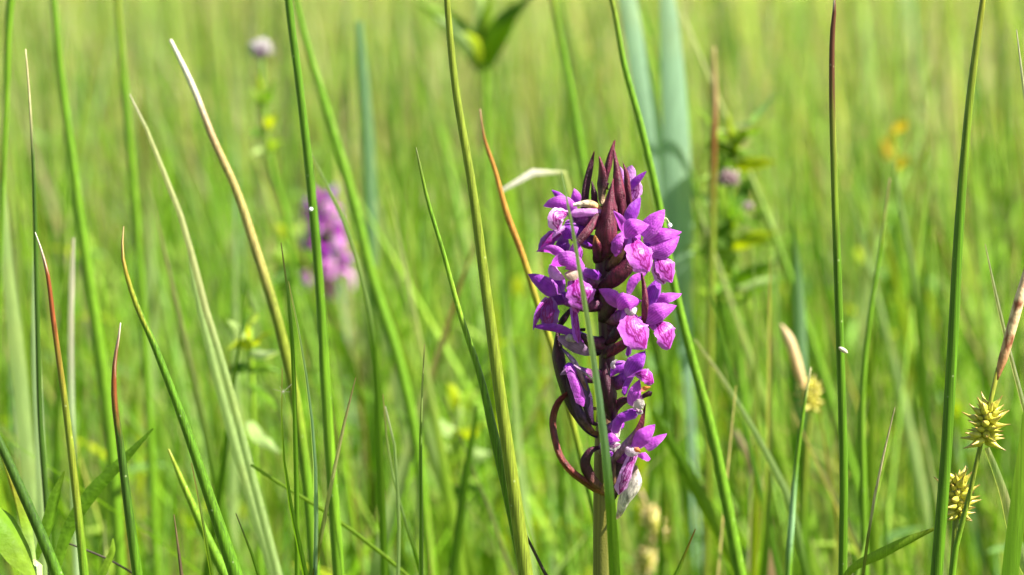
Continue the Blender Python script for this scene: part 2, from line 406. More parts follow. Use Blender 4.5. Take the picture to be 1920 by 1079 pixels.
rush('tall upright rush stem bearing a white droplet, in front of the far orchid', [(536, -60), (541, 0), (560, 150), (583, 350), (600, 550), (612, 750), (635, 1079)], [15, 17, 18, 20, 21, 24, 28], .545, 'gggggmm')
rush('thick olive rush stem leaning just beside the sharp orchid spike', [(833, -60), (838, 0), (852, 150), (885, 350), (912, 550), (946, 800), (986, 1079)], [13, 14, 17, 20, 24, 29, 34], .485, 'eeeeeee')
rush('straight rush stem with a dark reddish brown tip', [(1565, -8), (1565, 8), (1561, 60), (1560, 160), (1563, 300), (1570, 500), (1577, 700), (1582, 900), (1580, 1079)], [3, 8, 12, 14, 15, 18, 19, 20, 21], .515, 'wnnnegggg')
rush('thick sharp rush stem passing beside the yellow spiky sedge heads', [(1850, -50), (1843, 0), (1825, 130), (1800, 400), (1786, 650), (1774, 850), (1756, 1079)], [10, 13, 17, 22, 25, 26, 29], .485, 'yyegggg')
rush('green rush stem leaning behind the sharp orchid spike, before the broad leaves', [(1135, -40), (1147, 0), (1170, 120), (1200, 230), (1235, 380), (1265, 540), (1292, 650), (1332, 800), (1388, 1079)], [9, 11, 14, 16, 17, 18, 20, 24, 28], .575, 'eemmmmmmm')
rush('short stout rush with white point and red-brown upper part', [(226, 606), (222, 635), (216, 670), (214, 740), (225, 830), (240, 950), (258, 1079)], [3, 6, 9, 14, 18, 21, 25], .49, 'wwrrddg')
rush('slim rush with white curved point and rusty top, beside the dark thin blade', [(66, 436), (76, 465), (86, 500), (100, 600), (125, 780), (145, 950), (158, 1079)], [2, 5, 9, 12, 16, 19, 22], .50, 'wwrreem')
rush('dark green rush leaning over with a bent orange tip', [(232, 425), (229, 470), (246, 545), (290, 650), (340, 780), (392, 930), (442, 1079)], [2, 7, 12, 16, 20, 26, 33], .478, 'soygggg')
rush('leaning rush with a long bleached tip turning rust brown and orange', [(320, 76), (358, 155), (400, 262), (440, 350), (480, 470), (520, 600), (548, 720), (575, 900), (590, 1079)], [8, 14, 17, 19, 22, 24, 25, 26, 26], .57, 'wwtaaeemm')
rush('blurred bluish green stem standing between the slim rushes', [(92, -60), (100, 0), (115, 150), (135, 300), (160, 480), (190, 680), (210, 850), (225, 1079)], [14, 15, 18, 22, 26, 29, 30, 30], .72, 'mmmmmmmm')
rush('blurred olive stem behind the short stout rush', [(216, -60), (220, 0), (235, 180), (250, 350), (262, 500), (275, 700), (290, 1000)], [15, 15, 17, 18, 18, 18, 20], .80, 'eemmmmm')
rush('blurred green stem leaning across the far orchid', [(548, -30), (566, 50), (610, 200), (660, 370), (700, 530), (742, 660), (775, 800), (800, 1000)], [10, 15, 19, 23, 25, 26, 26, 26], .76, 'mmmmmmmm')
rush('rush with a dark fine tip, kinked and widening beside the thick olive rush', [(780, 277), (787, 310), (803, 380), (830, 470), (860, 580), (903, 715), (925, 810), (953, 930), (985, 1079)], [2, 6, 9, 10, 12, 16, 22, 25, 27], .50, 'kemmlmggg')
rush('orange brown curved rush tip behind the orchid', [(900, 205), (908, 260), (925, 310), (950, 400), (980, 480), (1005, 560), (1032, 640), (1060, 740), (1100, 900)], [3, 7, 10, 14, 15, 15, 15, 15, 15], .56, 'troooyyym')
rush('thin dark green stem with a grey withered tip', [(48, 93), (55, 180), (62, 300), (66, 430), (70, 600), (76, 800), (88, 960), (95, 1079)], [3, 5, 8, 10, 11, 12, 14, 14], .535, 'ssdddddd')
rush('dark green stem slanting across the low pale leaf', [(-30, 770), (0, 832), (40, 920), (80, 1010), (108, 1079)], [16, 20, 24, 26, 28], .47, 'ddddg')
rush('yellow-tipped green rush leaning low beside the dark leaning rush', [(316, 843), (340, 900), (380, 990), (422, 1079)], [5, 14, 20, 26], .53, 'ylmm')
rush('blurred dark stem near the frond of pale strips', [(26, -40), (20, 0), (12, 180), (6, 340)], [17, 18, 14, 10], .66, 'mmmm')
rush('blurred brown-topped stem behind the broad blue-green leaves', [(1338, 90), (1340, 180), (1338, 260), (1335, 420), (1330, 700)], [8, 14, 15, 16, 17], .80, 'atree')
rush('blurred green stem standing beside the upright leafy herb', [(1028, -40), (1036, 0), (1060, 120), (1080, 230), (1105, 400), (1130, 700)], [13, 14, 16, 18, 18, 18], .78, 'eemmmm')
rush('slim blurred stem with withered tip near the dry pale spike', [(1520, 690), (1508, 760), (1492, 880), (1484, 980), (1478, 1079)], [4, 8, 12, 15, 17], .56, 'smmbm')
rush('blurred green stem beside the brown-tipped straight rush', [(1668, 335), (1650, 470), (1630, 600), (1616, 760), (1618, 900), (1622, 1079)], [3, 8, 12, 15, 17, 18], .62, 'tmmmmm')

blade('pale slender blade crossing right in front of the sharp orchid', [(1052, 322), (1060, 360), (1072, 420), (1085, 500), (1100, 590), (1115, 690), (1130, 800), (1140, 900), (1148, 1000), (1152, 1079)], [2, 4, 7, 9, 12, 15, 18, 21, 24, 26], .452, 'qqpppbbmmm', roll=.3, cup=.12)
blade('sharp narrow blade with rough edges, tallest of the low middle tuft', [(527, 455), (534, 500), (541, 560), (549, 650), (554, 800), (557, 940), (558, 1079)], [2, 4, 7, 9, 11, 12, 12], .495, 'tpmmmmm', roll=-.4, cup=.35)
blade('pale-edged blade bending within the low middle tuft', [(541, 528), (552, 580), (563, 640), (580, 750), (590, 860), (592, 960), (590, 1079)], [2, 4, 6, 8, 10, 12, 12], .50, 'tppbbbb', roll=.4, edge=K['p'])
blade('brownish withered blade leaning over the low middle tuft', [(667, 708), (655, 750), (640, 820), (620, 910), (603, 1000), (588, 1079)], [2, 6, 8, 9, 10, 10], .50, 'tthhee')
blade('dark-tipped thin blade curving through the low middle tuft', [(529, 690), (528, 780), (532, 860), (545, 950), (572, 1079)], [2, 4, 6, 11, 17], .49, 'tlmmm', roll=.5)
blade('sharp lone upright needle-like blade', [(796, 646), (793, 700), (789, 780), (788, 860), (789, 960), (789, 1079)], [2, 4, 6, 8, 9, 10], .495, 'thlmmm', roll=.2, cup=.4, edge=K['p'])
blade('pale blade with a curled white tip', [(722, 762), (735, 780), (738, 820), (744, 900), (748, 1000), (746, 1079)], [4, 7, 7, 8, 9, 9], .525, 'wtpppp')
blade('thin pale blade beside the curled-tip blade', [(718, 740), (727, 840), (745, 930), (770, 1010), (790, 1079)], [2, 5, 7, 9, 10], .54, 'tppmm')
blade('yellowish slender blade with a hooked white tip', [(243, 177), (258, 170), (266, 210), (282, 265), (312, 335), (348, 432), (380, 560), (420, 690), (470, 880), (522, 1079)], [3, 4, 7, 10, 12, 14, 16, 17, 19, 20], .565, 'wwhhhhhppp', roll=-.3)
blade('broad pale green blade running along the hooked-tip blade', [(352, 470), (366, 540), (400, 680), (440, 830), (490, 1000), (515, 1079)], [4, 14, 20, 22, 24, 24], .60, 'pppppp', roll=-.3)
blade('thin pale blade arching over the far orchid', [(569, 260), (585, 300), (612, 345), (650, 430), (680, 530), (700, 640), (710, 800), (720, 1079)], [3, 5, 8, 10, 13, 15, 16, 18], .575, 'hppppmmm')
blade('bleached cream blade standing behind the slim rush', [(138, 446), (135, 520), (133, 640), (135, 780), (140, 940)], [6, 12, 13, 14, 15], .61, 'wwwqq', roll=-.3)
blade('pale strip of leaf with blurred edge, behind the thin dark stem', [(4, 340), (14, 500), (32, 650), (46, 800), (62, 960)], [14, 26, 32, 34, 34], .66, 'ppppp', roll=-.35, cup=.1)
blade('pale narrow leaf right against the thin dark stem', [(66, 430), (65, 560), (70, 720), (76, 860), (80, 990)], [5, 12, 20, 22, 24], .60, 'qqqqp', roll=-.35)
blade('straw-coloured dead needle leaning beside the straight rush', [(1678, 764), (1662, 830), (1642, 920), (1627, 1010), (1618, 1079)], [2, 5, 6, 7, 7], .49, 'sssee', mat=M_DRY)
blade('fine pale blade slanting by the brown spike', [(1847, 458), (1862, 530), (1878, 600), (1900, 690), (1925, 780), (1950, 900)], [2, 6, 8, 9, 10, 11], .495, 'hhhhpp', edge=K['w'])
blade('short pale needle tip beside the thick sharp rush', [(1906, 56), (1912, 110), (1920, 170), (1932, 260), (1950, 420)], [2, 5, 7, 9, 11], .50, 'whhhp', mat=M_DRY)
blade('broad fresh green leaf standing at the sedge', [(1955, 560), (1940, 700), (1924, 850), (1908, 970), (1896, 1079)], [16, 30, 40, 44, 46], .47, 'lmlmm', roll=-.4, cup=.15)
blade('small blade with a brown fine tip, low beside the orchid stem', [(1304, 992), (1292, 1025), (1278, 1055), (1266, 1079)], [2, 5, 8, 10], .495, 'rtml')
blade('thin blade with a withered tip beside the yellow-tipped rush', [(359, 868), (368, 910), (378, 970), (390, 1040), (397, 1079)], [2, 5, 7, 9, 10], .49, 'thlll', roll=.4)
blade('brown needle tip low beside the withered-tip blade', [(326, 965), (333, 1020), (340, 1079)], [2, 6, 10], .49, 'tkt', mat=M_DRY)
blade('dark needle tip poking up low beside the dark leaning rush', [(442, 963), (458, 1000), (472, 1040), (484, 1079)], [2, 5, 7, 8], .49, 'kkmm')
blade('thin light green stalk slanting down across the low middle tuft', [(470, 872), (520, 905), (580, 940), (650, 988), (745, 1063)], [6, 8, 9, 10, 10], .55, 'lllll', roll=.1)
blade('dark withered shred beside the foot of the thick olive rush', [(984, 1000), (995, 1030), (1012, 1060), (1024, 1079)], [6, 8, 8, 8], .49, 'kkkk', mat=M_DRY)
blade('long pale blade leaning behind the brown dead leaf', [(1302, 636), (1340, 690), (1385, 760), (1430, 840), (1475, 930), (1510, 1079)], [4, 9, 13, 17, 20, 22], .62, 'hhpppm')
blade('brown dead leaf leaning in the grass', [(1378, 808), (1408, 870), (1428, 950), (1440, 1079)], [10, 22, 30, 34], .78, 'sttt', mat=M_DRY, cup=.2, cat='leaf', name='dead_leaf')
blade('wide blurred green blade leaning behind the orchid stem', [(1222, 770), (1285, 880), (1340, 985), (1390, 1079)], [16, 28, 34, 36], .68, 'mmll')
blade('bleached straw lying aslant behind the orange brown rush tip', [(936, 360), (968, 340), (1005, 320), (1042, 304), (1066, 335), (1078, 420), (1092, 600)], [8, 19, 18, 12, 8, 9, 10], .66, 'wwwheem', mat=M_DRY, roll=-.5)
blade('blurred pale green stem-like blade beside the blurred yellow blossom', [(1676, 300), (1690, 400), (1706, 480), (1720, 580), (1735, 760)], [6, 14, 15, 16, 16], .78, 'pppmm')
blade('blurred bluish blade standing up behind the far orchid', [(672, 40), (680, 150), (688, 260), (694, 400), (700, 600)], [16, 26, 28, 28, 26], .95, 'bbbbm', roll=.1)
blade('wide blurred blade running down past the far orchid', [(700, 500), (735, 610), (770, 720), (810, 850), (860, 1000)], [12, 26, 32, 32, 30], .78, 'lllpl')
blade('blurred dark blade in the low grass beside the kinked rush', [(895, 760), (880, 850), (865, 950), (850, 1079)], [6, 16, 20, 22], .66, 'mmgm')
blade('blurred bluish green blade beside the dry pale spike', [(1488, 420), (1498, 560), (1502, 680), (1505, 820)], [8, 22, 26, 26], .78, 'mbbm', roll=.2)

# broad blue-green leaves behind the orchid
t = thing('broad_leaf_plant', (at(1290, 1000, .86)[0], .86, 0), 'two broad blue-green strap leaves standing behind the orchid', 'plant')
for pts, wds, rl in (([(1160, -80), (1178, 0), (1200, 130), (1228, 270), (1252, 400), (1270, 560), (1290, 760), (1300, 1000)], [26, 36, 40, 42, 38, 22, 9, 6], -.3),
                     ([(1240, -80), (1252, 0), (1262, 130), (1270, 280), (1276, 420), (1282, 560), (1292, 700), (1306, 900)], [22, 32, 46, 56, 54, 34, 12, 6], -.3)):
    P, W, Cc = trace(pts, wds, .86, 'uuuuuuuu')
    part('leaf', ribbon(P, W, Cc, cup=.12, roll=rl, n=40, nx=8, mats=[M_BLADE], name='leaf'), t)

# ------------------------------------------------------------------ the sharp orchid
Y0 = .492
def crop(i):
    ox, oy, s = {1: (960, 240, 4.494), 2: (960, 440, 4.494), 3: (960, 640, 4.494), 4: (960, 840, 4.514)}[i]
    return lambda x, y: (ox + x/s, oy + y/s), s
def pt3(i, x, y, depth):            # depth in mm towards the viewer
    f, s = crop(i); px, py = f(x, y); return at(px, py, Y0 - depth*.001)
PC = dict(L=(.46, .072, .52), V=(.27, .030, .42), D=(.16, .018, .27), P=(.57, .25, .58), Q=(.105, .020, .017), M=(.36, .032, .36), W=(.60, .54, .54),  # D: violet darkened further, shade of the left flowers put into the colour
          B=(.42, .30, .16), G=(.25, .15, .25), O=(.60, .25, .05), N=(.044, .008, .021), R=(.105, .012, .030), X=(.026, .006, .018),
          E=(.16, .085, .035), C=(.48, .38, .26), I=(.05, .02, .075), T=(.50, .46, .38))
def prof(kind, n):
    t = np.linspace(0, 1, n)
    if kind == 'sepal': return np.maximum(.05, np.sin(np.pi*np.clip(.12+.88*t, 0, 1)**.85)**.75)
    if kind == 'hood':  return np.maximum(.05, np.sin(np.pi*np.clip(.10+.90*t, 0, 1)**.95)**.62)
    if kind == 'lip':   return np.maximum(.16, np.where(t < .55, .32+.68*np.sin(np.pi/2*t/.55), np.sqrt(np.maximum(0, 1-((t-.55)/.455)**2.4))))
    if kind == 'strap': return np.where(t > .85, np.sqrt(np.maximum(0.02, 1-((t-.85)/.152)**2)), .75+.25*t)
    return np.maximum(.03, np.sin(np.pi*np.clip(.22+.78*t, 0, 1))**.9)
def petal(parent, name, kind, c, pts, wid, depths, colr, roll=0.0, cup=None, base=None, seed=0):
    f, s = crop(c); n = 9
    P = np.array([pt3(c, x, y, d) for (x, y), d in zip(pts, depths)])
    Q = sample(np.hstack([P, np.zeros((len(P), 1))]), n)[:, :3]
    if kind == 'lip' and name == 'lip': wid = wid*1.16; Q = Q + (Q-Q[0])*np.linspace(0, .14, n)[:, None]
    if kind in ('hood', 'sepal'): wid = wid*1.12
    W = prof(kind, n)*wid/s*pxs(Y0)
    main = np.array(PC[colr]); bs = np.array(PC[base]) if base else main*.55+np.array(PC['P'])*.45
    tt = np.linspace(0, 1, n)[:, None]; k = np.clip(1-tt/.35, 0, 1)
    Cc = main*(1-k) + bs*k
    cup = {'sepal': .26, 'hood': .30, 'lip': .15, 'strap': .3, 'bract': .3}[kind] if cup is None else cup
    mat = M_LIP if name == 'lip' else (M_BRACT if kind == 'bract' else M_PETAL)
    me = ribbon(Q, W, Cc, normal=(.12, -1, .25), cup=cup, roll=roll, n=22, nx=10, mats=[mat], name=name, edge=main*.68+np.array(PC['P'])*.32 if colr in 'LVMD' else None,
                ruffle=.045 if kind == 'lip' else .03, seed=seed, organic=1.0, crenate=.06 if kind == 'lip' else .015)
    return part(name, me, parent)

stem_px = [(1146, 360), (1142, 400), (1134, 450), (1131, 520), (1137, 600), (1138, 680), (1134, 780), (1130, 870), (1130, 940), (1130, 1079)]
stem_r = [4, 9, 15, 16, 15, 15, 16, 17, 18, 18.5]
base = at(1130, 1079, Y0); base = np.array((base[0]+.004, Y0+.003, 0))
orchid = thing('marsh_orchid', base, 'sharp purple marsh orchid spike with dark maroon bracts and spotted lips', 'orchid')
P = [at(x, y, Y0) for x, y in stem_px]; R = [a*pxs(Y0) for a in stem_r]
Cc = [PC['N']]*6 + [(.10, .05, .03), (.13, .10, .03), (.12, .11, .018), (.11, .115, .018)]
for f in (.35, .7, 1.0):
    q = P[9]*(1-f) + base*f; P.append(q if f < 1 else q-np.array((0, 0, .004))); R.append(R[9]*(1+.25*f)); Cc.append((.13, .18, .035))
part('stem', tube(P[::-1], R[::-1], Cc[::-1], n=70, k=16, mats=[M_STEM], name='stem', flute=.03), orchid)
def axis_at(py):
    xs = np.interp(py, [p[1] for p in stem_px], [p[0] for p in stem_px]); return at(xs, py, Y0)

# bracts: crop, centreline, widths, depths(mm), colours base->tip (some tips redder or orange: sunlight painted in)
BR = [
 (1, [(760, 1110), (790, 900), (825, 660), (855, 430)], [150, 195, 125, 8], [3, 5, 4, 3], 'NRRR', .25),
 (1, [(880, 830), (905, 590), (885, 330), (850, 120)], [80, 128, 62, 12], [1, 3.5, 2, 1], 'NRRR', -.2),
 (1, [(780, 480), (810, 320), (835, 220), (866, 105)], [60, 60, 50, 12], [-2, -2, -2, -2], 'NRRR', .2),
 (1, [(775, 650), (755, 480), (757, 360), (735, 240)], [36, 88, 66, 10], [-1, -1, -1, -1], 'BNRR', .3),
 (1, [(640, 830), (612, 600), (632, 440), (660, 320), (692, 198)], [60, 58, 58, 44, 10], [-1, 0, 0, 0, 0], 'NNNNR', .4),
 (1, [(720, 680), (690, 550), (672, 450)], [66, 52, 8], [0, 1, 1], 'NNN', .2),
 (1, [(970, 720), (978, 520), (965, 380), (930, 275)], [46, 64, 54, 8], [0, 1, 1, 1], 'NRRR', -.3),
 (1, [(910, 830), (940, 660), (944, 560)], [80, 64, 8], [3, 5, 5], 'NRR', -.1),
 (1, [(740, 730), (655, 860), (560, 970)], [40, 76, 60], [3, 7, 8], 'NRN', .3),
 (1, [(735, 1060), (715, 980), (698, 905)], [100, 70, 10], [5, 6.5, 6.5], 'NRO', 0),
 (2, [(755, 470), (880, 350), (990, 240), (1060, 150)], [80, 150, 125, 36], [3, 6, 6, 5], 'XRNN', .25),
 (2, [(820, 290), (890, 190), (965, 95)], [70, 88, 30], [3, 5, 5], 'NEB', .1),
 (2, [(1098, 760), (1125, 600), (1112, 420), (1082, 285)], [30, 58, 40, 14], [8, 10, 8, 7], 'NRRN', -.2),
 (2, [(790, 720), (840, 560), (870, 470)], [120, 130, 40], [3, 6, 6], 'XNN', .2),
 (2, [(640, 520), (655, 440), (690, 350)], [110, 150, 60], [1, 3, 2], 'XXN', .3),
 (2, [(800, 1030), (890, 955), (985, 895)], [60, 90, 60], [4, 6, 7], 'XRN', .2),
 (2, [(815, 920), (880, 830), (935, 740)], [70, 100, 40], [3, 5, 5], 'XNR', .2),
 (3, [(830, 650), (815, 480), (795, 320), (790, 175)], [60, 150, 110, 8], [4, 6, 6, 5], 'XNNR', .1),
 (3, [(690, 790), (540, 600), (440, 360), (385, 120), (385, -90)], [50, 120, 128, 110, 20], [2, 4, 4, 3, 2], 'IXXNN', .35),
 (3, [(690, 770), (580, 620), (500, 420), (450, 260)], [40, 80, 70, 10], [4, 6, 6, 5], 'EIXN', -.1),
 (3, [(650, 560), (600, 380), (520, 180), (420, 60)], [30, 60, 60, 10], [5, 7, 7, 6], 'EEGI', .4),
 (3, [(690, 330), (600, 260), (520, 200)], [20, 26, 10], [8, 9, 9], 'TGG', .2),
 (3, [(680, 690), (620, 480), (540, 280), (470, 200)], [40, 110, 110, 40], [5, 7, 7, 6], 'XIIX', .2),
 (2, [(400, 790), (430, 720), (500, 625)], [36, 60, 30], [2, 3, 3], 'XXX', .2),
 (2, [(690, 990), (640, 900), (580, 840)], [70, 80, 30], [3, 5, 5], 'XNX', .3),
 (4, [(760, 400), (640, 310), (500, 200), (410, 80), (365, -60), (345, -250), (400, -400), (545, -510)], [70, 84, 74, 62, 54, 54, 48, 6], [3, 5, 6, 6, 5, 4, 5, 6], 'EQQQQQRR', .3),
 (4, [(755, 350), (650, 230), (620, 100), (670, 20), (760, -10)], [60, 90, 84, 60, 30], [4, 6, 7, 7, 6], 'ENXNN', .3),
 (4, [(880, 600), (960, 440), (1050, 290), (1050, 150)], [26, 110, 130, 30], [3, 5, 5, 4], 'TTTE', -.1),
 (3, [(800, 1050), (960, 880), (1070, 740), (1125, 530)], [40, 78, 62, 8], [4, 7, 8, 8], 'EGRR', .2),
 (3, [(850, 700), (870, 570), (940, 500), (1000, 490)], [50, 70, 70, 30], [3, 5, 6, 6], 'XNNN', .2),
 (4, [(840, 420), (900, 120), (960, 20)], [80, 110, 50], [3, 5, 5], 'XXN', .1),
 (4, [(850, 300), (850, 120), (880, -120), (950, -280)], [50, 70, 70, 10], [5, 6, 6, 6], 'ENTT', .1),
]
for i, (c, pts, wd, dep, cols, rl) in enumerate(BR):
    s = crop(c)[1]
    P = [pt3(c, x, y, d) for (x, y), d in zip(pts, dep)]
    a = axis_at(crop(c)[0](*pts[0])[1]+6); P = [a*.55+P[0]*.45] + P
    W = [wd[0]*.9/s*pxs(Y0)] + [v/s*pxs(Y0) for v in wd]
    Cc = [PC[cols[0]]] + [PC[q] for q in cols]
    me = ribbon(P, W, Cc, normal=(.1, -1, .1), cup=.34, roll=rl, n=26, nx=8, mats=[M_BRACT], name='bract', seed=i, organic=.6, ruffle=.03, crenate=.02)
    b_ = part('bract', me, orchid)

